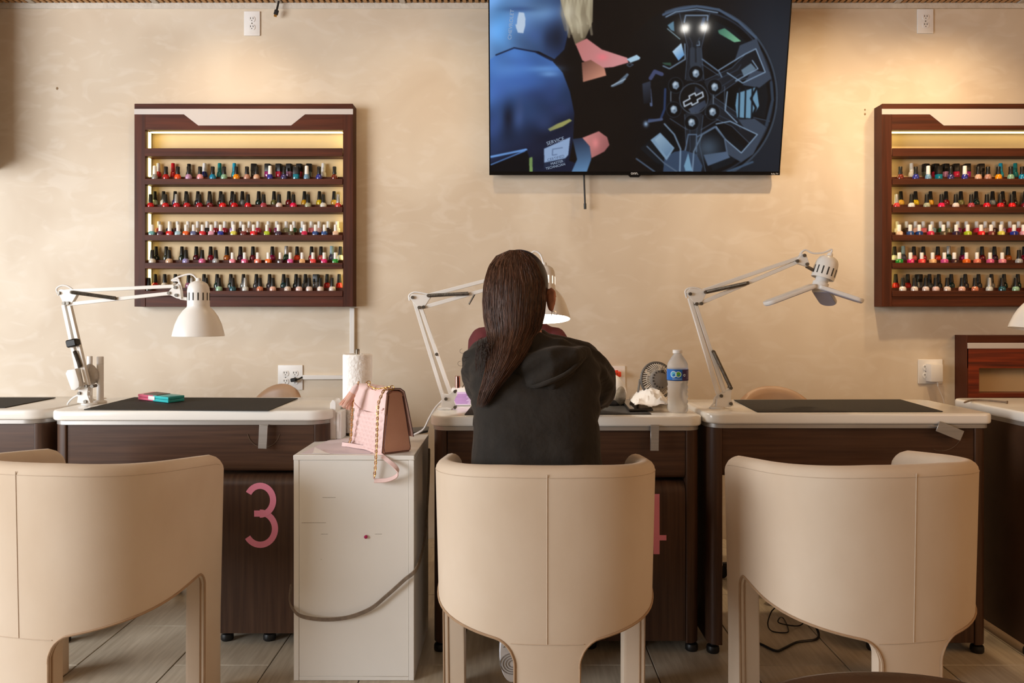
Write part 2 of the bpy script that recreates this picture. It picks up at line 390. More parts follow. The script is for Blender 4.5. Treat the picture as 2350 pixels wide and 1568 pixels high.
# ---------------------------------------------------------------- polish racks on the wall
RF = 3.718                      # front plane of the racks
def rz(py): return wz(py, RF)
def rack(name, label, mirror):
    mx_ = (lambda px: wx(2834-px, RF)) if mirror else (lambda px: wx(px, RF))
    def bx(m, p0, p1, q0, q1, y0, y1, bevel=0.001):
        a, c = sorted((mx_(p0), mx_(p1))); m.box(a, c, y0, y1, rz(q1), rz(q0), bevel, 1)
    r = thing(name, label, 'polish rack', ((mx_(308)+mx_(810))/2, WALL-0.04, rz(704)), 'wall racks of nail polish')
    m = MB(); bx(m, 308, 333, 238.6, 704, RF+0.0012, WALL-0.001); m.build('side_panel', M_rackv, r)
    m = MB(); bx(m, 787, 810, 238.6, 704, RF+0.0012, WALL-0.001); m.build('side_panel', M_rackv, r)
    m = MB(); bx(m, 308.5, 809.5, 238, 250, RF, RF+0.02); bx(m, 333, 787, 238, 250, RF+0.01, WALL-0.002); m.build('top_board', M_rack, r)
    m = MB(); bx(m, 333, 787, 681, 704, RF+0.004, WALL-0.001); m.build('bottom_board', M_rack, r)
    poly = [(mx_(p), rz(q)) for p, q in ((308, 250), (810, 250), (810, 262.5), (700, 262.5), (668, 288), (455, 288), (422, 262.5), (308, 262.5))]
    MB().prism(poly, RF-0.0002, RF+0.0011).build('header_inlay', M_acr, r, smooth=False)
    m = MB(); bx(m, 333, 787, 250, 298, RF+0.0012, RF+0.02, 0.0); m.build('header_board', M_rack, r)
    m = MB(); bx(m, 333, 787, 262, 681, WALL-0.008, WALL-0.001, 0); m.build('back_panel', M_backp, r, smooth=False)
    # stepped shelves with a raised front lip
    for k in range(6):
        t = 340.5 if k == 0 else 410.6+(k-1)*64.25
        b_ = t+(18.5 if k == 0 else 13.2)
        m = MB(); bx(m, 332.5, 786.5, t, b_, RF-0.003, RF+0.0045); m.build('shelf_lip', M_rack, r)
        m = MB(); bx(m, 334, 786, (b_-3 if k == 0 else t+3.2), b_-0.4, RF+0.005, WALL-0.008, 0); sh = m.build('shelf_board', M_rack, r, smooth=False)
        if k:
            m = MB(); bx(m, 336, 785, t-6.4, b_-3, 3.7565, WALL-0.009, 0.0); bx(m, 336, 785, t-7.6, b_-3, 3.7552, 3.7565, 0.0); m.build('rear_step', M_rackv, sh, smooth=False)
    # light strips inside the frame
    for k in range(6):
        t0 = 299 if k == 0 else (359 if k == 1 else 423.8+(k-2)*64.25); t1 = 340 if k == 0 else 403+(k-1)*64.25
        for p in (334, 784.6):
            m = MB(); bx(m, p, p+1.6, t0+0.6, t1, RF+0.026, WALL-0.03, 0.0); m.build('light_strip', M_led, r, smooth=False)
    m = MB(); bx(m, 338, 782, 299.0, 300.6, RF+0.03, WALL-0.03, 0); m.build('light_strip', M_led, r, smooth=False)
    return r
rackA = rack('polish_rack', 'dark wood polish rack fully in view above the first white lamp', False)
rackB = rack('polish_rack', 'dark wood polish rack cut off by the right edge of the photo', True)

# bottles: (x in the left rack, kind, polish colour, colour word[, cap colour])
S = 0.36170
RED, DRED, WINE = (200, 20, 30), (140, 10, 22), (86, 10, 26)
rows = [
 # shelf 1 front / back
 ([(982,'C',(150,150,145),'grey','w'),(1053,'R',(176,14,18),'red','k'),(1128,'R',(240,82,30),'orange','k'),(1197,'R',(192,146,182),'lilac','k'),(1270,'R',(238,160,164),'pink','k'),
   (1350,'R',(10,128,168),'teal blue','k'),(1422,'R',(136,178,148),'mint','k'),(1500,'R',(240,146,10),'amber','k'),(1567,'R',(190,138,118),'dusty nude','k'),(1628,'R',(218,170,140),'nude','k'),
   (1714,'C',(44,48,140),'indigo','w'),(1803,'R',(54,50,104),'dark violet','k'),(1880,'B',(12,120,140),'teal','k'),(1946,'C',(112,154,186),'sky blue','w'),(2025,'R',(46,52,140),'blue','k'),(2123,'R',(112,34,16),'rust brown','k')],
  [(1005,'C',(190,20,24),'red','w'),(1098,'C',(204,14,26),'red','r'),(1200,'R',(60,50,50),'smoke','k'),(1298,'C',(26,36,100),'navy','w'),(1394,'C',(20,120,122),'teal','t'),(1487,'C',(36,150,176),'cyan','c'),
   (1612,'B',(40,36,36),'black','k'),(1700,'B',(150,30,110),'magenta','k'),(1770,'B',(176,20,60),'crimson','k'),(1836,'B',(170,120,160),'mauve','k'),(1900,'B',(170,30,60),'crimson','k'),(1962,'B',(60,70,60),'dark green','k'),(2052,'C',(214,206,196),'clear','w')]),
 ([(956,'O',RED,'red','k'),(1050,'O',RED,'red','k'),(1120,'O',(196,16,40),'crimson','s'),(1187,'O',(190,20,34),'red','k'),(1266,'O',(158,12,34),'crimson','k'),(1333,'O',(110,16,30),'wine red','k'),
   (1414,'O',(226,16,26),'bright red','k'),(1487,'O',(206,14,28),'red','k'),(1574,'O',(210,20,36),'red','k'),(1673,'O',(172,60,74),'rose','k'),(1771,'O',(226,206,198),'pale pink','k'),(1862,'O',(222,18,74),'hot pink','k'),
   (1955,'O',(166,168,140),'sage','k'),(2052,'O',(222,218,206),'pearl white','k'),(2147,'O',(206,60,60),'coral red','s')],
  [(982,'O',(170,186,160),'pale green','k'),(1038,'O',(206,196,180),'clear','k'),(1112,'O',(60,56,120),'blue','k'),(1182,'O',(120,92,70),'bronze','k'),(1256,'O',(34,34,42),'black','k'),(1330,'O',(132,132,140),'silver','k'),
   (1401,'O',(58,42,30),'dark brown','k'),(1474,'O',(76,18,20),'maroon','k'),(1538,'O',(120,128,132),'grey','k'),(1642,'O',(16,42,34),'dark green','k'),(1739,'O',(110,106,60),'olive','k'),(1833,'O',(120,14,18),'dark red','k'),
   (1932,'O',(200,146,20),'gold','k'),(2027,'O',(214,182,16),'yellow','k'),(2120,'O',(214,166,60),'gold','k')]),
 ([(965,'E',(106,164,164),'turquoise','w'),(1018,'E',(82,44,70),'plum','w'),(1076,'E',(216,30,28),'red','w'),(1131,'E',(158,192,204),'pale blue','w'),(1181,'E',(238,100,40),'orange','w'),(1230,'E',(92,98,138),'slate','w'),
   (1286,'E',(206,20,40),'red','w'),(1341,'E',(228,160,180),'pink','w'),(1401,'E',(36,54,150),'blue','w'),(1484,'E',(214,204,80),'lemon','w'),(1547,'E',(116,44,44),'maroon','w'),(1610,'E',(230,26,40),'bright red','w'),
   (1695,'E',(176,196,40),'lime','w'),(1768,'E',(56,38,64),'aubergine','w'),(1850,'E',(82,72,54),'olive','w'),(1932,'E',(206,34,80),'raspberry','w'),(2003,'E',(30,66,128),'navy','w'),(2060,'E',(36,78,140),'blue','w'),(2130,'E',(234,194,164),'peach','w')],
  [(1008,'E',(186,40,34),'red','w'),(1077,'E',(30,34,80),'navy','w'),(1127,'E',(82,34,62),'plum','w'),(1193,'E',(226,196,160),'beige','w'),(1255,'E',(226,190,150),'beige','w'),(1315,'E',(40,30,34),'black','w'),
   (1371,'E',(178,14,46),'crimson','w'),(1427,'E',(190,16,50),'crimson','w'),(1478,'E',(170,140,186),'lavender','w'),(1530,'E',(66,30,30),'dark brown','w'),(1583,'E',(206,160,136),'nude','w'),(1638,'E',(216,50,80),'rose','w'),
   (1703,'E',(176,22,72),'magenta','w'),(1757,'E',(136,36,96),'violet','w'),(1817,'E',(136,130,96),'sage','w'),(1866,'E',(34,92,54),'green','w'),(1920,'E',(134,166,180),'pale blue','w'),(1976,'E',(226,112,124),'pink','w'),
   (2026,'E',(228,178,170),'pale pink','w'),(2083,'E',(60,34,28),'dark brown','w'),(2140,'E',(236,228,214),'clear','w')]),
 ([(966,'O',(228,220,208),'white','k'),(1073,'O',(222,182,152),'beige','k'),(1180,'O',(160,150,200),'lilac','k'),(1283,'O',(220,110,160),'pink','k'),(1370,'O',(170,170,172),'silver','k'),(1476,'E',(236,142,160),'pink','w'),
   (1553,'E',(220,92,140),'rose','w'),(1636,'E',(230,124,100),'salmon','w'),(1703,'E',(236,106,34),'orange','w'),(1780,'E',(66,40,44),'dark plum','w'),(1843,'E',(216,84,150),'pink','w'),(1918,'E',(234,180,126),'peach','w'),
   (1987,'E',(236,70,70),'coral','w'),(2058,'E',(216,24,106),'magenta','w'),(2129,'E',(38,146,56),'green','w')],
  [(990,'O',(30,42,30),'dark green','k'),(1055,'O',(52,54,46),'charcoal','k'),(1155,'O',(34,44,36),'dark green','k'),(1246,'O',WINE,'wine','k'),(1337,'O',(160,10,46),'crimson','k'),(1440,'O',(176,88,20),'amber','k'),
   (1526,'O',(66,14,50),'dark plum','k'),(1605,'O',(120,16,36),'wine red','k'),(1728,'O',(156,16,86),'magenta','k'),(1817,'C',(14,72,50),'dark green','s'),(1885,'O',(232,60,20),'orange red','k'),(1977,'O',(160,20,36),'crimson','k'),
   (2037,'O',(216,92,90),'coral','k'),(2105,'C',(82,84,112),'slate blue','g'),(2160,'O',(226,226,206),'white','k')]),
 ([(945,'O',(60,60,56),'charcoal','k'),(1218,'O',(206,160,170),'pale pink','s'),(1308,'O',(120,14,24),'dark red','k'),(1390,'O',(150,190,160),'mint','k'),(1477,'O',(34,84,96),'teal glitter','k'),(1557,'O',(206,206,200),'white glitter','s'),
   (1649,'O',(206,124,92),'copper','k'),(1731,'O',(228,178,160),'peach pink','k'),(1825,'O',(226,204,190),'pale nude','k'),(1898,'O',(230,196,188),'pale pink','k'),(1962,'O',(226,204,196),'pale pink','k'),(2033,'O',(230,212,200),'pale nude','k'),(2108,'O',(228,214,204),'pale nude','k')],
  [(985,'O',(206,14,22),'red','k'),(1045,'O',(206,190,170),'clear','k'),(1113,'O',(200,186,170),'clear','k'),(1197,'O',(150,92,112),'mauve','k'),(1295,'O',(40,36,36),'black','k'),(1378,'O',(26,58,50),'dark green','k'),
   (1465,'O',(30,50,44),'dark green','k'),(1545,'O',(140,138,132),'grey','k'),(1627,'O',(70,66,66),'charcoal','k'),(1711,'O',(74,66,70),'charcoal','k'),(1800,'O',(36,62,64),'dark teal','k'),(1879,'O',(58,62,64),'charcoal','k'),
   (1938,'O',(110,112,112),'grey glitter','k'),(2006,'B',(124,124,124),'grey','k'),(2076,'O',(190,30,26),'red','k'),(2152,'O',(214,36,26),'red','k')]),
]
CAPC = {'k': ((26, 24, 22), 'black'), 'w': ((236, 232, 226), 'white'), 'r': ((198, 20, 32), 'red'), 't': ((22, 132, 130), 'teal'), 'c': ((30, 158, 190), 'cyan'), 's': ((176, 174, 170), 'silver'), 'g': ((140, 164, 170), 'grey')}
CAPM = {k: mat('cap_'+v[1], v[0], 0.35, 0.6 if k == 's' else 0.0, col2=tuple(max(0, c-6) for c in v[0]), scale=60) for k, v in CAPC.items()}
def sq(prof, n, seg):
    """lathe with a squarish section"""
    vs = []; fs = []
    for r, z in prof:
        for k in range(seg):
            a = 2*PI*k/seg+PI/seg; ca, sa = math.cos(a), math.sin(a)
            vs.append((r*math.copysign(abs(ca)**(2/n), ca), r*math.copysign(abs(sa)**(2/n), sa), z))
    for i in range(len(prof)-1):
        for k in range(seg):
            k2 = (k+1) % seg; fs.append((i*seg+k, i*seg+k2, (i+1)*seg+k2, (i+1)*seg+k))
    fs.append(list(range(seg))[::-1]); fs.append([(len(prof)-1)*seg+k for k in range(seg)])
    m = MB(); m.raw(vs, fs); return m
BODY = {'O': ([(.0135, 0), (.0152, .002), (.0157, .013), (.0150, .019), (.0128, .0235), (.0098, .0265), (.0095, .0275)], 2.4),
        'E': ([(.0125, 0), (.0138, .0015), (.0142, .018), (.0132, .022), (.0090, .0255)], 4.5),
        'R': ([(.0130, 0), (.0152, .003), (.0157, .015), (.0146, .023), (.0104, .029), (.0088, .031)], 2.0),
        'C': ([(.0120, 0), (.0142, .003), (.0146, .016), (.0124, .026), (.0090, .031)], 2.0),
        'B': ([(.0125, 0), (.0140, .002), (.0140, .029), (.0125, .031)], 4.5)}
CAP = {'O': [(.0104, .0272), (.0108, .031), (.0102, .034), (.0082, .067), (.0072, .069)],
       'E': [(.0084, .0250), (.0088, .0265), (.0084, .0555), (.0078, .0565)],
       'R': [(.0092, .0305), (.0104, .037), (.0086, .047), (.0094, .066), (.0080, .068)],
       'C': [(.0094, .0305), (.0100, .035), (.0086, .070), (.0076, .0715)],
       'B': [(.0145, .0305), (.0150, .033), (.0146, .066), (.0135, .068)]}
CAPME = {}; BODYME = {}
for k in BODY:
    for ck in CAPC:
        me = sq(CAP[k], 4.5 if k == 'B' else 2.0, 10).mesh('cap'); me.materials.append(CAPM[ck]); CAPME[k, ck] = me
def body_me(kind, col):
    key = (kind, col)
    if key not in BODYME:
        me = sq(BODY[kind][0], BODY[kind][1], 12).mesh('polish_bottle')
        me.materials.append(mat('polish_%d_%d_%d' % col, col, 0.12, spec=0.6, coat=0.5, col2=tuple(max(0, int(c*0.88)) for c in col), scale=60))
        BODYME[key] = me
    return BODYME[key]
ORD = ['first', 'second', 'third', 'fourth', 'fifth', 'sixth', 'seventh', 'eighth', 'ninth', 'tenth', 'eleventh', 'twelfth', 'thirteenth', 'fourteenth', 'fifteenth',
       'sixteenth', 'seventeenth', 'eighteenth', 'nineteenth', 'twentieth', 'twenty-first', 'twenty-second', 'twenty-third']
for side in (0, 1):
    for ri, (fr, bk) in enumerate(rows):
        t = 410.6+ri*64.25; bot = rz(t+3.0)
        for depth, lst in (('front', fr), ('back', bk)):
            lst = sorted(lst, key=lambda q: -q[0] if side else q[0]); cnt = 0
            for q in lst:
                pl = q[0]*S
                if side and pl < 405: continue
                y = 3.7390 if depth == 'front' else 3.7737
                px = 2834-pl if side else pl
                z = bot if depth == 'front' else rz(t-6.4)
                o = bpy.data.objects.new('polish_bottle', body_me(q[1], q[2])); COL.objects.link(o)
                o.location = (wx(px, y), y, z+0.0004); o.rotation_euler.z = random.uniform(-0.25, 0.25) if q[1] in 'EB' else random.uniform(0, 6)
                c = bpy.data.objects.new('cap', CAPME[q[1], q[4]]); COL.objects.link(c); c.parent = o
                lab = '%s polish, %s cap, %s from left, %s row, %s polish shelf, %s rack' % (q[3], CAPC[q[4]][1], ORD[cnt], depth, ORD[ri], 'cut-off right' if side else 'left')
                tag(o, lab, 'nail polish', 'polish bottles on the %s rack' % ('right' if side else 'left')); cnt += 1
# the low cabinet behind the last desk
r = thing('polish_rack', 'low reddish wooden rack with pale strip behind the last desk', 'polish rack', (wx(2300, 3.75), 3.75, 0.35))
x0, x1 = wx(2220, 3.70), wx(2220, 3.70)+0.95
def z7(py): return wz(py, 3.70)
MB().box(x0-0.004, x0, 3.70, WALL-0.001, 0.35, z7(770), 0.0008, 1).build('side_panel', M_rackv, r)
MB().box(x0, x0+0.004, 3.70, WALL-0.001, 0.35, z7(770)).build('side_panel', M_rackv, r)
MB().box(x1-0.02, x1, 3.70, WALL-0.001, 0.35, z7(770), 0.0008, 1).build('side_panel', M_rackv, r)
MB().box(x0, x1, 3.699, WALL-0.002, z7(787), z7(770), 0.0008, 1).build('top_board', M_rack, r)
MB().box(x0, x1, 3.698, 3.72, z7(800), z7(787)).build('header_inlay', M_acr, r)
MB().box(x0, x1, 3.70, 3.72, z7(845), z7(800)).build('header_board', M_redwood, r)
MB().box(x0+0.004, wx(2247, 3.70), 3.70, 3.72, 0.35, z7(845)).build('stile', M_redwood, r)
MB().box(wx(2247, 3.70), x1-0.02, 3.70, WALL-0.01, z7(913), z7(903)).build('shelf_lip', M_redwood, r)
MB().box(wx(2247, 3.70), x1-0.02, 3.70, WALL-0.01, 0.35, 0.38).build('bottom_board', M_redwood, r)
MB().box(x0+0.004, x1-0.02, WALL-0.01, WALL-0.002, 0.35, z7(800)).build('back_panel', M_backp, r)
MB().box(wx(2250, 3.75), x1-0.025, 3.745, 3.755, z7(911), z7(904.5)).build('light_strip', M_led, r)
# ---------------------------------------------------------------- television
# frame of the panel: bottom edge near the wall, top leaning forward
BL = P(1123, 402, 3.735); BR = P(1789, 402, 3.735)
tilt = math.radians(12.2); TH = 0.815
upv = Vector((0, -math.sin(tilt), math.cos(tilt))); nrm = Vector((0, -math.cos(tilt), -math.sin(tilt)))
tvW = (BR-BL).length
def TV(u, v, d=0.0): return BL+Vector((tvW*u, 0, 0))+upv*(TH*v)+nrm*d
RT = Matrix(((1, 0, 0, 0), (0, upv.y, nrm.y, 0), (0, upv.z, nrm.z, 0), (0, 0, 0, 1)))
def TM(u, v, d=0.0, rot=0.0): return Matrix.Translation(TV(u, v, d)) @ RT @ Matrix.Rotation(rot, 4, 'Z')
tv = thing('television', 'large flat television tilted forward showing a mechanic and wheel', 'television', TV(0.5, 0, 0))
M0 = Matrix.Translation(TV(0, 0)) @ RT
MB().box(0, tvW, 0, TH, -0.028, 0.0, 0.003, 2, M0).build('housing', M_blackp, tv)
MB().box(0.18*tvW, 0.82*tvW, 0.10, 0.55, -0.058, -0.027, 0.01, 2, M0).build('rear_housing', M_blackp, tv)
bz = 0.006
m = MB()
m.box(0, bz, 0, TH, 0, 0.002, 0, 1, M0); m.box(tvW-bz, tvW, 0, TH, 0, 0.002, 0, 1, M0)
m.box(0, tvW, TH-bz, TH, 0, 0.002, 0, 1, M0); m.box(0, tvW, 0, 0.017, 0, 0.003, 0, 1, M0)
m.build('bezel', M_glassblk, tv, smooth=False)
MB().prism([(0.478*tvW, 0.0), (0.522*tvW, 0.0), (0.515*tvW, -0.010), (0.485*tvW, -0.010)], -0.02, 0.004, 'z', M=M0).build('sensor_bump', M_glassblk, tv, smooth=False)
M_logo = mat('white_print', (236, 234, 230), 0.5, col2=(230, 228, 224), scale=20)
text_mesh('onn.', 0.021, TM(0.5, 0.0112, 0.0036), M_logo, tv)
text_mesh('Roku TV', 0.0095, TM(0.982, 0.0075, 0.0036), M_logo, tv)
# wall arm that holds it
MB().box(TV(.5, .5).x-0.2, TV(.5, .5).x+0.2, 3.725, WALL-0.0005, wz(290, 3.75), wz(230, 3.75), 0.004, 1).build('wall_bracket', M_blackp, tv)

# the moving picture, painted numerically and shown as the screen's own light
NW, NH = 620, 360; SS = 2
u = (np.arange(NW*SS)+0.5)/(NW*SS); v = (np.arange(NH*SS)+0.5)/(NH*SS)
U, V = np.meshgrid(u, v)
Y = -55+V*1300.0; XL = 70+15*np.clip(Y, 0, 1245)/1245; XR = 2236-88*np.clip(Y, 0, 1245)/1245; X = XL+U*(XR-XL)
img = np.zeros((NH*SS, NW*SS, 3)); img[:] = (20, 14, 12)
def inside(pts):
    r = np.zeros(X.shape, bool); n = len(pts)
    for i in range(n):
        xa, ya = pts[i]; xb, yb = pts[i-1]
        c = ((ya > Y) != (yb > Y)) & (X < (xb-xa)*(Y-ya)/((yb-ya) if yb != ya else 1e-9)+xa); r ^= c
    return r
def put(mask, col):
    a = np.clip(mask, 0, 1)[..., None] if mask.dtype != bool else mask[..., None].astype(float)
    img[:] = img*(1-a)+np.asarray(col, float)*a
def poly(pts, col): put(inside(pts), col)
def gpoly(pts, c0, p0, c1, p1, a=1.0):
    d = np.array(p1, float)-np.array(p0, float); t = np.clip(((X-p0[0])*d[0]+(Y-p0[1])*d[1])/(d@d), 0, 1)[..., None]
    put(inside(pts).astype(float)*a, np.asarray(c0, float)*(1-t)+np.asarray(c1, float)*t)
def ell(cx, cy, rx, ry, rot=0):
    c, s = math.cos(rot), math.sin(rot); dx, dy = X-cx, Y-cy
    return np.sqrt(((dx*c+dy*s)/rx)**2+((-dx*s+dy*c)/ry)**2)
def line(pts, wd, col, a=1.0):
    mk = np.zeros(X.shape)
    for (x0, y0), (x1, y1) in zip(pts[:-1], pts[1:]):
        dx, dy = x1-x0, y1-y0; L = dx*dx+dy*dy+1e-9; t = np.clip(((X-x0)*dx+(Y-y0)*dy)/L, 0, 1)
        dd = np.hypot(X-x0-t*dx, Y-y0-t*dy); mk = np.maximum(mk, np.clip((wd-dd)/2.5+0.5, 0, 1))
    put(mk*a, col)
def glow(cx, cy, rx, ry, col, a): put(np.exp(-ell(cx, cy, rx, ry)**2)*a, col)
# wheel side: dark blue field and tyre
glow(2150, 500, 420, 900, (38, 46, 58), 0.9); glow(2000, 1150, 400, 300, (30, 36, 46), 0.8)
e = ell(1545, 670, 600, 660)
put(((e < 1.0) & (X > 1040)).astype(float)*np.clip((X-1040)/300, 0, 1), (16, 15, 17))
put(((np.abs(e-0.985) < 0.012) & (X > 1330)).astype(float)*0.75, (70, 84, 102)); put(((np.abs(e-0.935) < 0.01) & (X > 1330)).astype(float)*0.6, (52, 62, 78))
GF = (58, 68, 84); HL = (126, 150, 176)
for an in (-90, -28, 28, 92, 150, 212):
    c_, s_ = math.cos(math.radians(an)), math.sin(math.radians(an)); pt = lambda r, o: (1545+600*r*c_-600*o*s_, 680+660*r*s_+660*o*c_)
    if an in (150, 212): continue
    gpoly([pt(.18, -.10), pt(.55, -.07), pt(.92, -.17), pt(.92, .17), pt(.55, .07), pt(.18, .10)], (34, 38, 46), pt(.2, 0), (24, 26, 32), pt(.9, 0), 0.9)
    for sg in (-1, 1): line([pt(.20, sg*.11), pt(.55, sg*.08), pt(.92, sg*.18)], 3, (84, 102, 126), 0.7); line([pt(.24, sg*.05), pt(.60, sg*.03), pt(.66, sg*.06)], 2.5, (60, 74, 94), 0.7)
for an in (-58, 0, 60, 122):
    c_, s_ = math.cos(math.radians(an)), math.sin(math.radians(an)); pt = lambda r, o: (1545+600*r*c_-600*o*s_, 680+660*r*s_+660*o*c_)
    gpoly([pt(.40, -.10), pt(.84, -.24), pt(.88, 0), pt(.84, .24), pt(.40, .10)], (9, 9, 11), pt(.4, 0), (20, 24, 30), pt(.85, 0), 0.9)
    line([pt(.36, -.12), pt(.36, .12)], 3, (96, 114, 138), 0.6)
poly([(1830, 420), (1870, 300), (1990, 250), (2098, 540), (2010, 610), (1890, 590), (1960, 480), (2052, 495), (1985, 325), (1905, 365)], GF)
line([(1720, 480), (1800, 430), (1905, 365), (1985, 325), (2052, 495), (1960, 540), (1890, 575), (1780, 500)], 4, HL)
poly([(1880, 480), (1950, 430), (1985, 470), (1900, 530)], (96, 116, 134)); line([(1840, 560), (2000, 470), (1960, 410)], 4, HL)
poly([(1860, 850), (1975, 840), (2062, 905), (1965, 1110), (1880, 1172), (1780, 1110), (1760, 1000), (1880, 1095), (1995, 960), (1905, 915)], GF)
line([(1700, 880), (1800, 860), (1905, 915), (1995, 960), (1880, 1100), (1770, 1000), (1700, 900)], 4, HL)
poly([(1850, 650), (1990, 605), (2008, 745), (1955, 838), (1850, 830), (1838, 740)], (104, 144, 172))
for x in (1868, 1912, 1960): line([(x, 615), (x-6, 835)], 6, (20, 26, 34))
line([(1990, 610), (1950, 690), (1985, 760), (1955, 836)], 8, (16, 20, 26))
line([(2095, 570), (2105, 700), (2060, 890)], 10, (48, 60, 76))
line([(1780, 640), (1765, 780), (1850, 870)], 4, HL)
poly([(1320, 1245), (1330, 1140), (1400, 1092), (1470, 1080), (1560, 1110), (1602, 1200), (1592, 1245)], (52, 68, 92))
line([(1440, 1240), (1445, 1070), (1400, 960), (1330, 880)], 6, HL, 0.8); line([(1530, 1240), (1540, 1090), (1600, 960), (1700, 900)], 5, HL, 0.8)
line([(1480, 1080), (1500, 960), (1560, 960), (1560, 1090)], 4, (90, 110, 136)); poly([(1470, 1200), (1500, 1100), (1530, 1240), (1480, 1240)], (110, 150, 180))
poly([(1230, 1002), (1300, 945), (1402, 1062), (1345, 1158)], (118, 146, 172)); gpoly([(1260, 1000), (1300, 960), (1390, 1065), (1345, 1130)], (150, 176, 196), (1260, 980), (84, 112, 142), (1380, 1110), 0.7)
line([(1205, 1050), (1330, 1180), (1420, 1245)], 5, (84, 100, 120)); line([(1130, 1145), (1260, 1245)], 6, (70, 84, 104))
poly([(1610, 1115), (1770, 1090), (1800, 1135), (1640, 1200)], (78, 96, 122)); glow(1640, 1060, 90, 90, (70, 86, 104), 0.8)
line([(1560, 980), (1690, 900), (1760, 990), (1780, 1110)], 5, (80, 96, 118))
line([(1960, 1170), (1780, 1245)], 8, (60, 78, 100))
gpoly([(1385, 345), (1450, 283), (1472, 370), (1430, 412)], (176, 204, 226), (1400, 330), (86, 140, 196), (1460, 400))
poly([(1310, 425), (1375, 425), (1378, 450), (1330, 440)], (46, 74, 62))
gpoly([(1712, 192), (1760, 176), (1800, 205), (1880, 270), (1830, 278), (1720, 215)], (70, 118, 100), (1720, 190), (116, 176, 140), (1860, 270))
poly([(1350, 155), (1395, 125), (1400, 200), (1375, 190)], (92, 128, 150))
line([(1320, 80), (1410, 45), (1560, 20), (1720, 45), (1860, 130), (1985, 245)], 9, (70, 86, 108)); line([(1340, 95), (1410, 60), (1560, 40), (1710, 65)], 4, HL)
line([(1470, 135), (1480, 85), (1640, 85), (1635, 120)], 4, HL); line([(1600, 150), (1612, 110)], 12, (56, 76, 104)); line([(1350, 180), (1440, 255)], 3, (150, 180, 190))
line([(1475, 290), (1478, 400), (1365, 470), (1320, 450)], 5, HL, 0.8); line([(1530, 330), (1530, 440), (1580, 445), (1575, 330)], 18, (50, 58, 70), 0.9)
line([(1600, 400), (1720, 490), (1740, 530)], 5, (96, 116, 140)); line([(1560, 300), (1580, 300), (1578, 270)], 3, HL)
line([(1335, 620), (1330, 770), (1300, 850), (1220, 850)], 8, (40, 56, 92)); line([(1230, 540), (1260, 490), (1310, 510)], 14, (64, 72, 106)); line([(1225, 620), (1235, 740)], 9, (82, 96, 128))
gpoly([(1170, 580), (1230, 560), (1235, 720), (1180, 730)], (46, 52, 66), (1170, 600), (20, 20, 24), (1235, 720))
line([(1220, 860), (1310, 845)], 10, (70, 82, 112)); glow(1197, 880, 16, 20, (150, 180, 216), 0.9)
for pts in ([(1375, 640), (1375, 710)], [(1680, 660), (1680, 740)]): line(pts, 3, (110, 124, 140))
hub = ell(1540, 690, 102, 112)
put((hub < 1).astype(float), (18, 17, 18)); put((np.abs(hub-1) < 0.035).astype(float), (64, 72, 84))
gpoly([(1500, 770), (1620, 700), (1630, 740), (1570, 795), (1520, 798)], (64, 74, 92), (1500, 760), (50, 58, 74), (1620, 740)); gpoly([(1550, 600), (1610, 640), (1580, 660), (1545, 640)], (50, 58, 72), (1550, 600), (34, 36, 44), (1600, 650))
for cx, cy in ((1555, 505), (1690, 605), (1675, 790), (1525, 870), (1397, 772), (1410, 592)):
    put((ell(cx, cy, 52, 58) < 1).astype(float)*0.8, (9, 9, 11)); put((np.abs(ell(cx, cy, 52, 58)-1) < 0.05).astype(float)*0.4, (70, 82, 98))
    poly([(cx+26*math.cos(a), cy+32*math.sin(a)) for a in [k*PI/3+0.3 for k in range(6)]], (116, 134, 152))
    glow(cx-4, cy-8, 14, 16, (206, 222, 236), 0.9); glow(cx+4, cy+6, 7, 8, (60, 76, 96), 0.8)
ca, sa = math.cos(-0.50), math.sin(-0.50)
def tie(k): return [(1540+k*(x*ca-y*sa), 692+k*(x*sa+y*ca)) for x, y in ((-76, -14), (-24, -14), (-20, -34), (28, -34), (24, -14), (78, -14), (68, 18), (18, 18), (14, 36), (-34, 36), (-29, 18), (-86, 18))]
tp = tie(1.0); line(tp+[tp[0]], 5, (178, 190, 204))
# mechanic
gpoly([(40, -60), (640, -60), (650, 150), (610, 330), (540, 400), (430, 345), (250, 316), (130, 366), (40, 430)], (112, 158, 216), (80, 120), (34, 48, 84), (640, 300))
glow(150, 180, 90, 180, (92, 160, 228), 0.7); glow(430, 60, 130, 60, (130, 176, 226), 0.6); glow(400, 230, 60, 50, (66, 92, 150), 0.6); glow(500, 260, 40, 90, (40, 52, 84), 0.7)
glow(290, 40, 120, 20, (40, 60, 110), 0.5); glow(560, 240, 60, 110, (30, 34, 50), 0.8)
gpoly([(40, 430), (130, 366), (250, 316), (400, 345), (520, 408), (600, 500), (652, 640), (684, 800), (676, 1000), (648, 1160), (700, 1180), (710, 1260), (380, 1260), (362, 1130), (210, 1150), (40, 1190)], (78, 128, 206), (180, 400), (24, 28, 48), (520, 960))
glow(190, 470, 110, 120, (96, 148, 222), 0.7); glow(460, 470, 110, 24, (100, 150, 214), 0.8); glow(500, 510, 60, 20, (120, 168, 222), 0.7); glow(330, 420, 150, 40, (64, 100, 170), 0.6)
glow(210, 840, 44, 110, (16, 16, 26), 0.8); glow(290, 790, 30, 110, (66, 84, 132), 0.7); glow(400, 660, 120, 60, (44, 58, 104), 0.6); glow(150, 640, 80, 90, (62, 92, 160), 0.6); glow(560, 760, 60, 40, (40, 50, 88), 0.7)
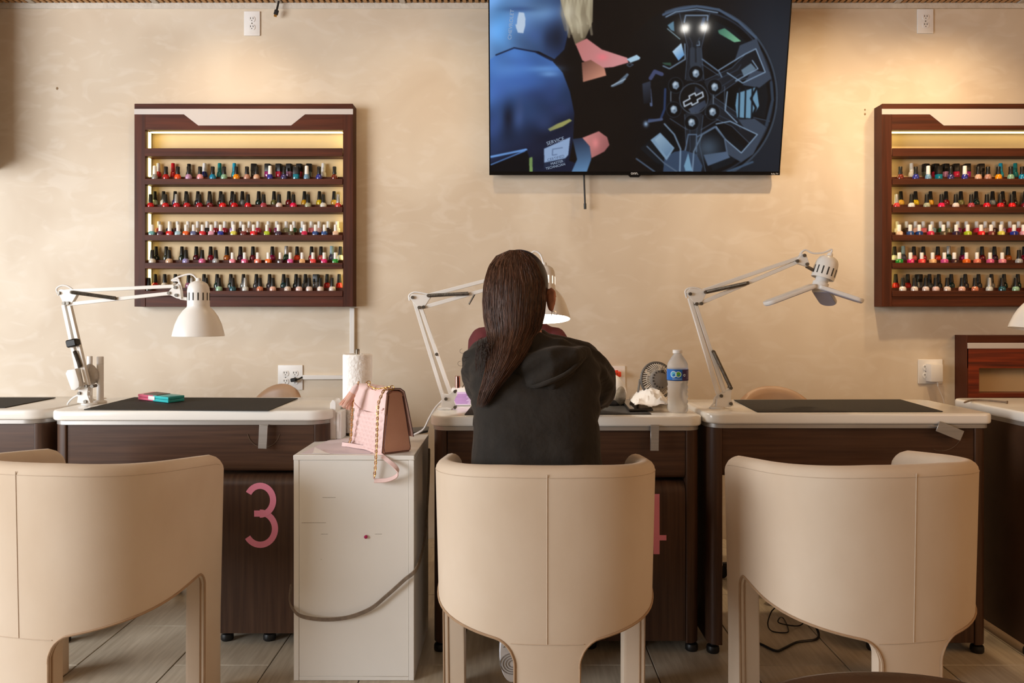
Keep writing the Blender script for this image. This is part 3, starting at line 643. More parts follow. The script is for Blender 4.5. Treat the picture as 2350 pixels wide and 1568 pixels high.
line([(120, 370), (250, 318), (400, 347), (520, 410)], 5, (26, 34, 62)); line([(90, 1130), (340, 1075)], 8, (96, 138, 196)); poly([(60, 1190), (345, 1080), (362, 1130), (370, 1260), (60, 1260)], (14, 12, 16)); line([(90, 1190), (330, 1085)], 5, (80, 118, 176))
poly([(362, 1140), (385, 1130), (388, 1250), (365, 1250)], (120, 150, 90))
fold = np.sin(0.010*X+0.021*Y+1.6*np.sin(0.006*Y+0.6)+1.1*np.sin(0.009*X))*0.7+np.sin(0.026*X-0.012*Y+1.5*np.sin(0.011*Y))*0.3
shirt = (inside([(40, -60), (640, -60), (650, 150), (610, 330), (684, 800), (676, 1000), (640, 1160), (380, 1245), (362, 1130), (40, 1190)]))[..., None].astype(float)
img[:] = img*(1+shirt*0.13*fold[..., None])
# hair of the mechanic, arms, gloved cuff
gpoly([(570, -60), (815, -60), (812, 130), (760, 250), (690, 300), (650, 180), (610, 90)], (176, 166, 140), (600, 0), (104, 92, 72), (740, 260))
for k in range(16):
    x = 590+k*13; line([(x, -40), (x+20*math.sin(k*2.1), 80), (x+30-1.2*k+14*math.sin(k), 190+50*math.sin(k*1.3))], 9, (190, 178, 150) if k % 2 else (128, 114, 92), 0.45)
gpoly([(690, 290), (770, 250), (880, 330), (1062, 390), (1070, 425), (960, 458), (870, 466), (740, 410)], (188, 118, 116), (700, 300), (206, 140, 142), (1000, 420)); glow(885, 385, 40, 26, (236, 120, 130), 0.8)
gpoly([(735, 425), (800, 405), (900, 468), (912, 520), (745, 568)], (120, 78, 66), (760, 420), (196, 136, 114), (860, 540))
poly([(1058, 400), (1130, 368), (1156, 388), (1150, 402), (1085, 426)], (166, 198, 220)); poly([(940, 602), (1000, 560), (1062, 502), (1075, 512), (1030, 575), (960, 605)], (92, 108, 126)); line([(950, 595), (1050, 545)], 3, (176, 196, 214))
line([(1060, 440), (1080, 430), (1105, 440), (1080, 455), (1062, 445)], 4, (60, 70, 84))
gpoly([(672, 995), (742, 985), (800, 1055), (806, 1150), (770, 1260), (660, 1260), (705, 1150)], (40, 50, 72), (690, 1000), (92, 130, 170), (730, 1240))
gpoly([(742, 985), (860, 935), (920, 980), (936, 1040), (900, 1090), (808, 1140), (796, 1050)], (196, 128, 124), (770, 1000), (150, 92, 92), (920, 1050)); glow(835, 1025, 26, 40, (226, 136, 136), 0.8)
poly([(495, 918), (560, 880), (650, 842), (668, 855), (600, 900), (510, 935)], (150, 150, 90)); poly([(468, 1068), (655, 980), (642, 1115), (622, 1140), (470, 1175)], (140, 164, 200)); poly([(470, 1175), (622, 1140), (616, 1180), (470, 1222)], (36, 44, 66))
line([(600, 1060), (530, 1072), (528, 1118), (560, 1112)], 3, (84, 102, 136))
poly([(258, 150), (268, 148), (272, 108), (282, 62), (320, 66), (330, 110), (328, 160), (315, 212), (276, 208), (264, 176)], (186, 204, 226))
glow(300, 560, 200, 60, (58, 92, 164), 0.6); glow(520, 640, 60, 100, (48, 66, 116), 0.6); glow(110, 900, 50, 120, (54, 76, 134), 0.6); glow(470, 880, 60, 60, (52, 68, 112), 0.5); glow(700, 150, 70, 60, (206, 196, 170), 0.5); glow(640, 60, 50, 60, (214, 206, 184), 0.6)
img = img.reshape(NH, SS, NW, SS, 3).mean((1, 3))
k5 = np.array([1, 2, 1.])/4
for ax in (0, 1):
    pad = np.pad(img, [(1, 1) if a == ax else (0, 0) for a in range(3)], mode='edge')
    img = sum(k5[i]*np.take(pad, range(i, i+img.shape[ax]), axis=ax) for i in range(3))
lin_img = np.where(img/255 <= 0.04045, img/255/12.92, ((img/255+0.055)/1.055)**2.4)
su0, su1, sv0, sv1 = bz/tvW, 1-bz/tvW, 0.017/TH, 1-bz/TH
gx = np.linspace(su0, su1, NW); gv = np.linspace(sv1, sv0, NH)
GU, GV = np.meshgrid(gx, gv)
base = np.array(TV(0, 0, 0.0012)); co = base+GU[..., None]*np.array([tvW, 0, 0])+GV[..., None]*np.array(upv*TH)
idx = np.arange(NW*NH).reshape(NH, NW); q = np.stack([idx[:-1, :-1], idx[1:, :-1], idx[1:, 1:], idx[:-1, 1:]], -1).reshape(-1, 4)
me = bpy.data.meshes.new('screen'); me.vertices.add(NW*NH); me.vertices.foreach_set('co', co.reshape(-1))
me.loops.add(q.size); me.loops.foreach_set('vertex_index', q.reshape(-1).astype(np.int32)); me.polygons.add(len(q)); me.polygons.foreach_set('loop_start', np.arange(0, q.size, 4, dtype=np.int32)); me.update(calc_edges=True)
ca_ = me.color_attributes.new('picture', 'FLOAT_COLOR', 'POINT')
ca_.data.foreach_set('color', np.concatenate([lin_img, np.ones((NH, NW, 1))], -1).reshape(-1))
ms = bpy.data.materials.new('lit_screen'); ms.use_nodes = True; nt = ms.node_tree; b = nt.nodes['Principled BSDF']
at = nt.nodes.new('ShaderNodeAttribute'); at.attribute_name = 'picture'; nt.links.new(at.outputs['Color'], b.inputs['Emission Color'])
b.inputs['Emission Strength'].default_value = 1.12; b.inputs['Base Color'].default_value = (0.004, 0.004, 0.004, 1); b.inputs['Roughness'].default_value = 0.05; b.inputs['Specular IOR Level'].default_value = 0.28
link('screen', me, ms, tv)
M_scr = mat('screen_lettering', (10, 10, 10), 0.4, emit=(176, 196, 224), estr=0.8)
M_scrd = mat('screen_lettering_dark', (10, 10, 10), 0.4, emit=(70, 90, 126), estr=0.8)
def zt(Xz, Yz): 
    xl = 70+15*max(Yz, 0)/1245; xr = 2236-88*max(Yz, 0)/1245
    return su0+(Xz-xl)/(xr-xl)*(su1-su0), sv1+(sv0-sv1)*((Yz+55)/1300.0)
for txt, x, y, sz, rt in (('CERTIFIED', 552, 1142, 0.018, 0.24), ('MASTER', 560, 1176, 0.017, 0.24), ('TECHNICIAN', 550, 1206, 0.016, 0.24), ('SERVICE', 548, 1012, 0.024, 0.3), ('CHEVROLET', 225, 150, 0.024, PI/2-0.1)):
    uu, vv = zt(x, y); text_mesh(txt, sz, TM(uu, vv, 0.0018, rt), M_scrd if txt == 'CERTIFIED' else M_scr, tv, 'screen_lettering')
# short cable hanging below the set, and one dangling from the ceiling
c = thing('television_cable', 'short black cable hanging straight down below the television', 'cable', P(1342, 480, 3.76))
MB().tube(smooth_path([P(1340, 395, 3.765), P(1341, 425, 3.765), P(1342.5, 468, 3.765)]), 0.0045, 8).build('wire', M_blackp, c)
MB().tube([P(1342.5, 467, 3.765), P(1342.8, 480, 3.765)], 0.0065, 8).build('connector', M_blackp, c)
c = thing('video_cable', 'black video cable dangling from the ceiling beside the upper outlet', 'cable', P(633, 36, 3.77))
MB().tube(smooth_path([P(641, -8, 3.765), P(639, 6, 3.765), P(635, 24, 3.765)]), 0.005, 8).build('wire', M_blackp, c)
MB().bar(P(635.5, 23, 3.765), P(632.5, 34, 3.765), 0.02, 0.01, bevel=0.002).build('connector_grip', M_blackp, c)
MB().bar(P(632.5, 34, 3.765), P(631.5, 38.5, 3.765), 0.013, 0.005).build('connector_plug', M_gold, c)
# ---------------------------------------------------------------- manicure desks
def desk(label, x0, x1, D, h, depth=0.42, number=None, numpos=None, ped=0.335, rf=(0.05, 0.05)):
    d = thing('manicure_desk', label, 'desk', ((x0+x1)/2, D+depth/2, 0), 'manicure desks along the wall')
    T = 0.034
    MB().prism(rrect(x0, x1, D, D+depth, [rf[0], rf[1], 0.05, 0.05], 8), h-T, h, 'z', bevel=0.008, seg=3).build('top', M_top, d)
    MB().prism(rrect(x0+0.008, x1-0.008, D+0.008, D+depth-0.008, [rf[0], rf[1], 0.05, 0.05], 8), h-T-0.014, h-T, 'z', bevel=0.001, seg=1).build('metal_strip', M_alu, d)
    zt_ = h-T-0.014; y0, y1 = D+0.014, D+depth-0.02; pw = 0.044; xa, xb = x0+0.012, x1-0.012
    for s, (a, c, rr) in enumerate(((xa, xa+pw, [0.036, 0.004, 0.004, 0.03]), (xb-pw, xb, [0.004, 0.036, 0.03, 0.004]))):
        MB().prism(rrect(a, c, y0, y1, rr, 6), 0.034, zt_, 'z').build('side_panel', M_woodv, d)
    # drawer front with a rounded lower edge
    zb = h-0.205
    prof = [(y0+0.006, zt_-0.001), (y0+0.006, zb+0.03)]+[(y0+0.006+0.022*(1-math.cos(a)), zb+0.03-0.03*math.sin(a)) for a in [k*PI/12 for k in range(1, 7)]]+[(y0+0.09, zb), (y0+0.09, zt_-0.001)]
    MB().prism(prof, xa+pw+0.0015, xb-pw-0.0015, 'x').build('drawer_front', M_wood, d)
    MB().box(xa+pw, xb-pw, y0+0.05, y1-0.01, zb+0.02, zt_-0.001).build('drawer_box', M_wood, d)
    # drawer pedestal with a rounded upper edge
    pa, pb = xb-pw-ped, xb-pw-0.002; zp = zb-0.012; r_ = 0.035; yp = y0+0.004
    prof = [(y1-0.02, 0.04), (yp, 0.04), (yp, zp-r_)]+[(yp+r_*(1-math.cos(a)), zp-r_+r_*math.sin(a)) for a in [k*PI/14 for k in range(1, 8)]]+[(y1-0.02, zp)]
    pd = MB().prism(prof, pa, pb, 'x').build('drawer_pedestal', M_woodv, d)
    for fx, fy in ((xa+0.02, y0+0.03), (xb-0.02, y0+0.03), (xa+0.02, y1-0.03), (xb-0.02, y1-0.03), (pa+0.03, y0+0.05), (pb-0.16, y0+0.05)):
        MB().lathe([(0.010, 0.036), (0.010, 0.026), (0.019, 0.022), (0.021, 0.016), (0.021, 0.004), (0.018, 0.0)], 14, Matrix.Translation((fx, fy, 0.0004))).build('foot', M_blackp, d)
    if number:
        cx, cz, sc = numpos; yy = yp-0.0008
        m = MB()
        if number == 3:
            W = 0.0205
            pts = []; z1 = cz+sc*0.24; r1 = sc*0.235
            for k in range(25):
                a = math.radians(152-k*(152+92)/24); pts.append((cx-0.004+r1*math.cos(a)*0.90, z1+r1*math.sin(a)))
            pts2 = []; z2 = cz-sc*0.225; r2 = sc*0.262
            for k in range(25):
                a = math.radians(92-k*(92+148)/24); pts2.append((cx-0.004+r2*math.cos(a)*0.92, z2+r2*math.sin(a)))
            for qi, pp in enumerate((pts, pts2)):
                m.ribbon([(x, yy-0.0005+0.001*qi, z) for x, z in pp], [(-(pp[min(i+1, 24)][1]-pp[max(i-1, 0)][1]), 0, pp[min(i+1, 24)][0]-pp[max(i-1, 0)][0]) for i in range(25)], W, 0.0004)
            m.box(cx-0.024, cx-0.0035, yy-0.0003, yy+0.0003, cz+0.0045-W/2, cz+0.0045+W/2)
        else:
            W = 0.0195
            m.box(cx-W/2, cx+W/2, yy-0.0006, yy+0.0006, cz-sc/2, cz+sc/2)
            m.box(cx-0.105, cx+0.032, yy-0.0004, yy+0.0008, cz-sc*0.27, cz-sc*0.27+W*0.85)
            m.bar((cx-0.098, yy+0.0001, cz-sc*0.22), (cx-0.004, yy+0.0001, cz+sc*0.485), W, 0.0012)
        o = m.build('number', M_pinkpaint, pd, smooth=False); o['label'] = 'pink vinyl number %d' % number
    return d
D3, D4, D5 = 2.56, 2.50, 2.485
X3 = (wx(107, D3), wx(757, D3)); X4 = (wx(985, D4), wx(1617, D4)); X5 = (wx(1621, D5), wx(2284, D5))
H3, H4, H5 = 0.78, 0.77, 0.78
yp3, yp4 = D3+0.018, D4+0.018
desk('dark wood desk with white top and pink number three', X3[0], X3[1], D3, H3, number=3, numpos=(wx(600, yp3), wz(1182, yp3), 141*yp3/F), rf=(0.05, 0.075))
desk('dark wood desk where the black-hooded client sits', X4[0], X4[1], D4, H4, number=4, numpos=(wx(1506.5, yp4), wz(1203, yp4), 138*yp4/F))
desk('dark wood desk holding the lamp with three-bladed bulb', X5[0], X5[1], D5, H5, number=None, rf=(0.06, 0.03))
desk('dark wood desk cut off by the left edge of the photo', X3[0]-0.93, X3[0]-0.012, 2.585, 0.78, rf=(0.05, 0.08))
desk('dark wood desk cut off by the right edge of the photo', 1.636, 2.56, 2.46, 0.785, depth=0.45, rf=(0.05, 0.05))

def pad(label, pts, h):
    o = MB().prism(pts, h+0.0005, h+0.0032, 'z', bevel=0.0008, seg=1).build('desk_pad', M_mat)
    return tag(o, label, 'desk pad', 'black desk pads')
def dp(px, py, h):                        # point on a desk top
    D = F*(CH-h)/(py-HY); return (wx(px, D), D)
pad('black desk pad under the pink and turquoise handheld console', [dp(192, 941.5, H3), dp(616, 944, H3), dp(684, 915.5, H3), dp(308, 913.5, H3)], H3)
pad('black desk pad under the three-bladed lamp', [dp(1738, 947, H5), dp(2164, 946, H5), dp(2066, 918.5, H5), dp(1684, 919.5, H5)], H5)
pad('black desk pad beneath the client and the phone', [dp(1066, 953, H4), dp(1495, 952, H4), dp(1452, 921, H4), dp(1092, 921, H4)], H4)
pad('black desk pad at the far left edge of the photo', [dp(-220, 940, H3), dp(12, 937, H3), dp(128, 914, H3), dp(-60, 914, H3)], H3)

# purse hooks: bent plates hanging under the table edge
def hook(label, p0, p1, wd, D, arc=None):
    t = thing('purse_hook', label, 'hook', P(p0[0], p0[1], D), 'metal hooks under the desk edges')
    a, c = P(*p0, D-0.004), P(*p1, D-0.004)
    MB().bar(a, c, wd, 0.003, (0, 1, 0), 0.0008).build('plate', M_alu, t)
    MB().bar(a+Vector((0, 0.001, -0.001)), a+Vector((0, 0.026, 0.001)), wd*0.98, 0.003, (0, 0, 1)).build('mounting_tab', M_alu, t)
    return t
hook('metal purse hook hanging straight under the desk with number three', (605, 976), (602, 1030), 0.028, D3)
hook('metal purse hook beside the client, hanging straight down', (1503, 976), (1502, 1035), 0.027, D4)
hook('metal purse hook swung out sideways at the right', (2152, 978), (2208, 1001), 0.034, D5)
# scratches worn by the hooks
M_scr2 = mat('worn_scratch', (112, 90, 70), 0.6, col2=(96, 76, 58), scale=40)
for cx, cy, r_, a0, a1, D in ((605, 990, 37, -10, -170, D3+0.0185), (2160, 985, 50, -20, -110, D5+0.0185)):
    pts = [P(cx+r_*math.cos(math.radians(a0+(a1-a0)*k/20)), cy-r_*math.sin(math.radians(a0+(a1-a0)*k/20)), D) for k in range(21)]
    tag(MB().tube(pts, 0.0009, 5).build('scratch_mark', M_scr2), 'thin curved scratch worn below the purse hook %s' % ('of the desk with number three' if cx < 1000 else 'swung out at the right'), 'scratch')
# ---------------------------------------------------------------- velvet tub chairs
def tub_chair(label):
    t = thing('tub_chair', label, 'chair', (0, 0, 0), 'cream velvet tub chairs')
    a, bk, fr = 0.255, 0.245, 0.17          # half width, back depth, front reach
    # plan of the shell's mid-line, sampled by arc length, from one arm end to the other
    pts = []
    for k in range(41): pts.append((-a, fr-(fr+0.02)*k/40))
    for k in range(1, 121):
        th = PI*k/121; c, s = math.cos(th), math.sin(th); n = 2.55
        pts.append((-a*math.copysign(abs(c)**(2/n), c), -0.02-(bk-0.02)*abs(s)**(2/n)))
    for k in range(41): pts.append((a, -0.02+(fr+0.02)*k/40))
    pts = [Vector((x, y, 0)) for x, y in pts]
    L = [0.0]
    for i in range(1, len(pts)): L.append(L[-1]+(pts[i]-pts[i-1]).length)
    tot = L[-1]; half = tot/2
    def at(s):
        s = min(max(s+half, 0), tot); i = 1
        while i < len(L)-1 and L[i] < s: i += 1
        f = (s-L[i-1])/max(L[i]-L[i-1], 1e-9); p = pts[i-1].lerp(pts[i], f)
        d = (pts[min(i+2, len(pts)-1)]-pts[max(i-3, 0)]).normalized()
        return p, Vector((d.y, -d.x, 0))
    lw, fw, rr = 0.074, 0.105, 0.045        # half back leg, front leg length along arm, fillet
    def bottom(s):
        u = abs(s); g0 = lw; g1 = half-fw
        hi = 0.300+0.075*((u-g0)/(g1-g0)) if u > g0 else 0.3
        if u <= g0: return 0.0
        if u >= g1: return 0.0
        e = 1.0
        if u < g0+rr: q = (u-g0)/rr; e = 0.80+0.20*math.sqrt(max(0, 1-(1-q)**2))
        if u > g1-rr*0.7: q = (g1-u)/(rr*0.7); e = 0.86+0.14*math.sqrt(max(0, 1-(1-q)**2))
        return hi*e
    def top(s):
        u = abs(s)/half; z = 0.731-0.054*max(0, u-0.15)**1.25
        e = half-abs(s)
        if e < 0.06: z -= 0.06*(1-math.sqrt(max(0, 1-(1-e/0.06)**2)))
        return z
    cols = []
    base = [0.0, 0.02, 0.04, 0.06, 0.075, lw-0.001, lw, lw+0.002, lw+0.005, lw+0.010, lw+0.017, lw+0.026, lw+0.036, lw+rr]
    g1 = half-fw
    base += [lw+rr+(g1-rr*0.7-lw-rr)*k/16 for k in range(1, 17)]
    base += [g1-0.022, g1-0.014, g1-0.008, g1-0.004, g1-0.0015, g1, g1+0.001, g1+0.012, g1+0.03, g1+0.05, g1+0.07, half-0.03, half-0.018, half-0.009, half-0.003, half]
    ss = sorted(set([-x for x in base]+base))
    th0 = 0.056
    vs = []; fs = []; K = None
    def zrow(lo, hi): return [max(z, lo+0.0004*(k+1)) for k, z in enumerate((0.08, 0.16, 0.24, 0.285, 0.32, 0.35, 0.385, 0.43))]+[0.43+(hi-0.43)*k/8 for k in range(1, 8)]
    for s in ss:
        p, n = at(s); zb, zt_ = bottom(s), top(s); e = half-abs(s)
        th = th0*(1.0 if e > 0.028 else max(0.25, math.sqrt(max(0, 1-(1-e/0.028)**2))))
        r_ = th*0.5; rb = 0.007
        loop = []
        # outer face up, over the rounded top, inner face down, bottom
        loop.append((th/2-rb, zb)); loop.append((th/2, zb+rb))
        for z in zrow(zb+rb, zt_-r_): loop.append((th/2, z))
        for k in range(9):
            ang = PI*k/8; loop.append((r_*math.cos(ang), zt_-r_+r_*math.sin(ang)))
        for z in zrow(zb+rb, zt_-r_)[::-1]: loop.append((-th/2, z))
        loop.append((-th/2, zb+rb)); loop.append((-th/2+rb, zb))
        K = len(loop)
        for d, z in loop:
            lean = -0.020*(z/0.735)                 # shell flares slightly towards the floor
            flare = 0.012*max(0, (z-0.2)/0.5)
            vs.append(p+n*(d+flare)+Vector((0, 0, z)))
    for i in range(len(ss)-1):
        for k in range(K): fs.append((i*K+k, i*K+(k+1) % K, (i+1)*K+(k+1) % K, (i+1)*K+k))
    fs.append(list(range(K))); fs.append([(len(ss)-1)*K+k for k in range(K)][::-1])
    m = MB(); m.raw(vs, fs); m.build('shell', M_velvet, t, angle=40)
    def out(s, z, off=0.0):
        p, n = at(s); return p+n*(th0/2+0.012*max(0, (z-0.2)/0.5)+off)+Vector((0, 0, z))
    # piping along the lower edges between the legs, both sides
    for sg in (-1, 1):
        for off, w_ in ((0.0008, 0.0032), (-0.012, 0.0032)):
            pts_ = [out(sg*(lw+0.0005), 0.01, off)]
            for s in [x for x in base if lw <= x <= g1+0.0001]: 
                z = bottom(s) if lw < s < g1 else (0.24 if s <= lw else 0.30)
                pts_.append(out(sg*s, z+0.004, off))
            pts_.append(out(sg*(g1+0.0005), 0.01, off))
            MB().tube(pts_, w_, 6).build('piping', M_piping, t)
    MB().tube([out(0.0, z, 0.0004) for z in [0.302+0.412*k/16 for k in range(17)]], 0.0010, 6).build('seam', M_seam, t)
    MB().tube([out(-lw-0.01+2*(lw+0.01)*k/10, 0.302, 0.0004) for k in range(11)], 0.0012, 6).build('seam', M_seam, t)
    MB().tube([out(-half+0.04+(2*half-0.08)*k/60, top(-half+0.04+(2*half-0.08)*k/60)-0.026, 0.0000) for k in range(61)], 0.0008, 6).build('seam', M_seam, t)
    # seat
    poly = [tuple((at(s)[0]-at(s)[1]*(th0/2-0.003)).xy) for s in [(-half+0.01)+(tot-0.02)*k/40 for k in range(41)]]
    MB().prism(poly, 0.33, 0.40, 'z', bevel=0.006).build('seat_base', M_velvet, t)
    pc = [tuple((at(s)[0]-at(s)[1]*(th0/2+0.004)).xy) for s in [(-half+0.01)+(tot-0.02)*k/40 for k in range(41)]]
    MB().prism(pc, 0.401, 0.465, 'z', bevel=0.02, seg=3).build('seat_cushion', M_velvet, t)
    return t
ch = tub_chair('cream velvet tub chair the client sits on'); kids_of(ch)
def place(t, bx_, by_, ang, label=None):
    """put the middle of the back (outer face) at bx,by; ang = heading from +y towards +x"""
    off = Vector((0, -0.245-0.04, 0)); R = Matrix.Rotation(-ang, 3, 'Z'); o = Vector((bx_, by_, 0))-R @ off
    t.location = (o.x, o.y, 0.0005); t.rotation_euler = (0, 0, -ang)
    if label: t['label'] = label
c3 = copy_tree(ch); c5 = copy_tree(ch)
place(ch, wx(1256, 1.862), 1.862, math.radians(1.0))
place(c3, wx(36, 1.90), 1.90, math.radians(11), 'cream velvet tub chair turned right, below the pink number three desk')
place(c5, wx(2103, 1.875), 1.875, math.radians(-9), 'cream velvet tub chair turned left, in front of the three-bladed lamp')

# technicians' chairs behind the desks: padded shell on a gas lift
def tech_chair(label, px, top_py, D, ang, wd):
    t = thing('technician_chair', label, 'chair', (0, 0, 0), 'leather chairs behind the desks')
    zt_ = wz(top_py, D); vs = []; fs = []; n = 28; prof = []
    for i in range(n+1):
        u = -1+2*i/n; th = u*1.25; r = wd/2/math.sin(1.25)
        x, y = r*math.sin(th), r*(math.cos(th)-1)*0.75
        h = zt_-0.13*abs(u)**2.2-(0.10*max(0, abs(u)-0.82)/0.18); zb = 0.47
        nx, ny = math.sin(th), math.cos(th)*0.8
        for d, z in ((0.02, zb), (0.028, (zb+h)/2), (0.024, h-0.03), (0.016, h-0.008), (0, h), (-0.016, h-0.008), (-0.024, h-0.03), (-0.028, (zb+h)/2), (-0.02, zb)):
            vs.append((x+nx*d, y+ny*d, z))
    K = 9
    for i in range(n):
        for k in range(K): fs.append((i*K+k, i*K+(k+1) % K, (i+1)*K+(k+1) % K, (i+1)*K+k))
    fs.append(list(range(K))); fs.append([n*K+k for k in range(K)][::-1])
    m = MB(); m.raw(vs, fs); m.build('backrest', M_leath, t, angle=50)
    MB().prism(rrect(-wd*0.44, wd*0.44, -0.36, -0.03, 0.12, 8), 0.42, 0.49, 'z', bevel=0.02, seg=3).build('seat', M_leath, t)
    MB().cyl((0, -0.20, 0.07), (0, -0.20, 0.42), 0.025, 16).build('gas_lift', M_steel, t)
    for k in range(5):
        a = 2*PI*k/5+0.3; e = Vector((0.26*math.cos(a), -0.20+0.26*math.sin(a), 0.055))
        MB().tube([(0, -0.20, 0.09), e], [0.02, 0.012], 8).build('base_arm', M_blackp, t)
        MB().ball(e-Vector((0, 0, 0.028)), 0.02, 0.02, 0.0262, 12, 8).build('caster', M_blackp, t)
    t.location = (wx(px, D), D, 0); t.rotation_euler.z = ang
    return t
tech_chair('taupe leather chair back peeking over the left desk beside the outlet', 652, 881, 3.36, -0.5, 0.30)
tech_chair('taupe leather chair back behind the desk with three-bladed lamp', 1768, 886, 3.36, 0.05, 0.36)
# foreground: top of a brown leather chair at the lower edge
t = thing('foreground_chair', 'blurred brown leather chair back rising at the bottom edge', 'chair', (wx(1990, 1.15), 1.15, 0))
Dq = 1.15; cxq = wx(2000, Dq); zq = wz(1543, Dq)
vs = []; fs = []; n = 28; K = 9
for i in range(n+1):
    u = -1+2*i/n; x = cxq+0.25*math.sin(u*1.35)/math.sin(1.35); h = zq-0.075*(1-math.cos(u*1.5))**1.15; y0 = Dq-0.09*(1-math.cos(u*1.2))
    for d, z in ((0.025, 0.38), (0.030, 0.48), (0.028, h-0.03), (0.017, h-0.007), (0, h), (-0.017, h-0.007), (-0.028, h-0.03), (-0.030, 0.48), (-0.025, 0.38)):
        vs.append((x, y0+d, min(z, h)))
for i in range(n):
    for k in range(K): fs.append((i*K+k, i*K+(k+1) % K, (i+1)*K+(k+1) % K, (i+1)*K+k))
fs.append(list(range(K))); fs.append([n*K+k for k in range(K)][::-1])
m = MB(); m.raw(vs, fs); m.build('backrest', M_brown, t, angle=50)
MB().prism(rrect(cxq-0.2, cxq+0.2, Dq-0.46, Dq-0.03, 0.09, 6), 0.32, 0.40, 'z', bevel=0.02).build('seat', M_brown, t)
for sx in (-1, 1):
    for yy in (Dq-0.4, Dq-0.08): MB().cyl((cxq+sx*0.16, yy, 0.33), (cxq+sx*0.18, yy, 0.0005), 0.016, 10, 0.011).build('leg', M_blackp, t)
# ---------------------------------------------------------------- swing-arm lamps
def bolt(par, p, r=0.0058):
    MB().cyl(p+Vector((0, -0.016, 0)), p+Vector((0, 0.012, 0)), r, 10).build('bolt', M_bolt, par)
def pl(par, pts, D, y0, y1, name, m=None):
    o = MB().prism([(wx(a, D), wz(b, D)) for a, b in pts], D+y0, D+y1, bevel=0.001, seg=1).build(name, m or M_white, par); return o
def spring(par, a, b, D, r=0.0068):
    a, b = P(*a, D), P(*b, D); a.y -= 0.012; b.y -= 0.012; n = 46; d = b-a; t = d.normalized(); nn = Vector((0, 1, 0)); bb = t.cross(nn); pts = []
    for k in range(n*8+1):
        ang = 2*PI*k/8; pts.append(a+d*(k/(n*8))+nn*math.cos(ang)*r*0.75+bb*math.sin(ang)*r*0.75)
    MB().tube(pts, r*0.30, 4).build('spring', M_steel, par)
def lamp(label, D, base_z, g):
    b0 = g['base']; L = thing('swing_arm_lamp', label, 'lamp', P(b0[0], b0[1], D), 'white swing-arm desk lamps')
    L.location.z = base_z; WORLD[L.name] = Matrix.Translation(Vector((L.location.x, D, base_z)))
    x = wx(b0[0], D)
    MB().lathe([(0.026, 0), (0.026, 0.004), (0.012, 0.007)], 20, Matrix.Translation((x, D, base_z+0.0006))).build('base_plate', M_whitep, L)
    MB().cyl((x, D, base_z+0.006), (x, D, base_z+0.032), 0.0085, 14).build('post', M_whitep, L)
    pl(L, g['bracket'], D, -0.010, 0.010, 'base_bracket')
    for p in g['base_bolts']: bolt(L, P(*p, D))
    for i, (a, c) in enumerate(g['lower']): MB().bar(P(*a, D), P(*c, D), 0.0125, 0.016, bevel=0.001).build('lower_arm_bar', M_white, L)
    for a, c in g.get('springs', []): spring(L, a, c, D)
    pl(L, g['elbow'], D, -0.009, 0.009, 'elbow_bracket')
    for p in g['elbow_bolts']: bolt(L, P(*p, D))
    for a, c in g['upper']: MB().bar(P(*a, D), P(*c, D), 0.0125, 0.014, bevel=0.001).build('upper_arm_bar', M_white, L)
    pl(L, g['head'], D, -0.011, 0.011, 'head_bracket')
    for p in g['head_bolts']: bolt(L, P(*p, D))
    for pts in g['cables']: MB().tube(smooth_path([P(a, b, D-0.004) for a, b in pts]), 0.0032, 8).build('cable', M_whitep, L)
    # socket and shade: axis through the crown, tilted in the picture plane
    crown = P(*g['crown'], D); A = Matrix.Translation(crown) @ Matrix.Rotation(g['tilt'], 4, 'Y') @ Matrix.Rotation(g.get('tiltx', 0.0), 4, 'X')
    MB().tube([P(*g['stem'][0], D), P(*g['stem'][1], D)], 0.006, 8).build('stem', g.get('stem_m', M_white), L)
    R_ = 0.0375; h = g['sock_h']
    prof = [(0.008, 0.010), (0.010, 0.0), (0.020, -0.003), (0.030, -0.010), (0.0355, -0.022), (R_, -0.036), (R_, -h)]
    so = MB().lathe(prof+[(R_-0.0015, -h), (R_-0.0015, -0.036), (0.033, -0.022), (0.018, -0.006), (0.006, -0.002)], 40, A, cap=False).build('socket_housing', M_white, L)
    for k in range(14):
        an = 2*PI*k/14+0.12
        Mk = A @ Matrix.Rotation(an, 4, 'Z') @ Matrix.Translation((R_, 0, -0.055))
        MB().box(-0.001, 0.0006, -0.0021, 0.0021, -0.0135, 0.0135, 0.0, 1, Mk).build('vent_slot', g.get('slot_m', M_slot), so, smooth=False)
    if g.get('shade'):
        sp = [(R_+0.0005, -h+0.004), (R_+0.001, -h), (0.052, -h-0.013), (0.066, -h-0.034), (0.077, -h-0.060), (0.0845, -h-0.087), (0.0875, -h-0.102)]
        inner = [(r-0.0016, z-0.0004) for r, z in sp[::-1]]
        MB().lathe(sp+inner, 56, A, cap=False).build('shade', M_white, L, angle=60)
        MB().ball(A @ Vector((0, 0, -h-0.035)), 0.028, 0.028, 0.036, 18, 12).build('bulb', M_bulb if g.get('lit') else M_whitep, L)
        if g.get('lit'):
            li = bpy.data.lights.new('lamp_glow', 'POINT'); li.energy = 5.0; li.color = (1.0, 0.95, 0.88); li.shadow_soft_size = 0.035
            lo = bpy.data.objects.new('lamp_glow', li); COL.objects.link(lo); lo.location = A @ Vector((0, 0, -h-0.088))
    return L, A
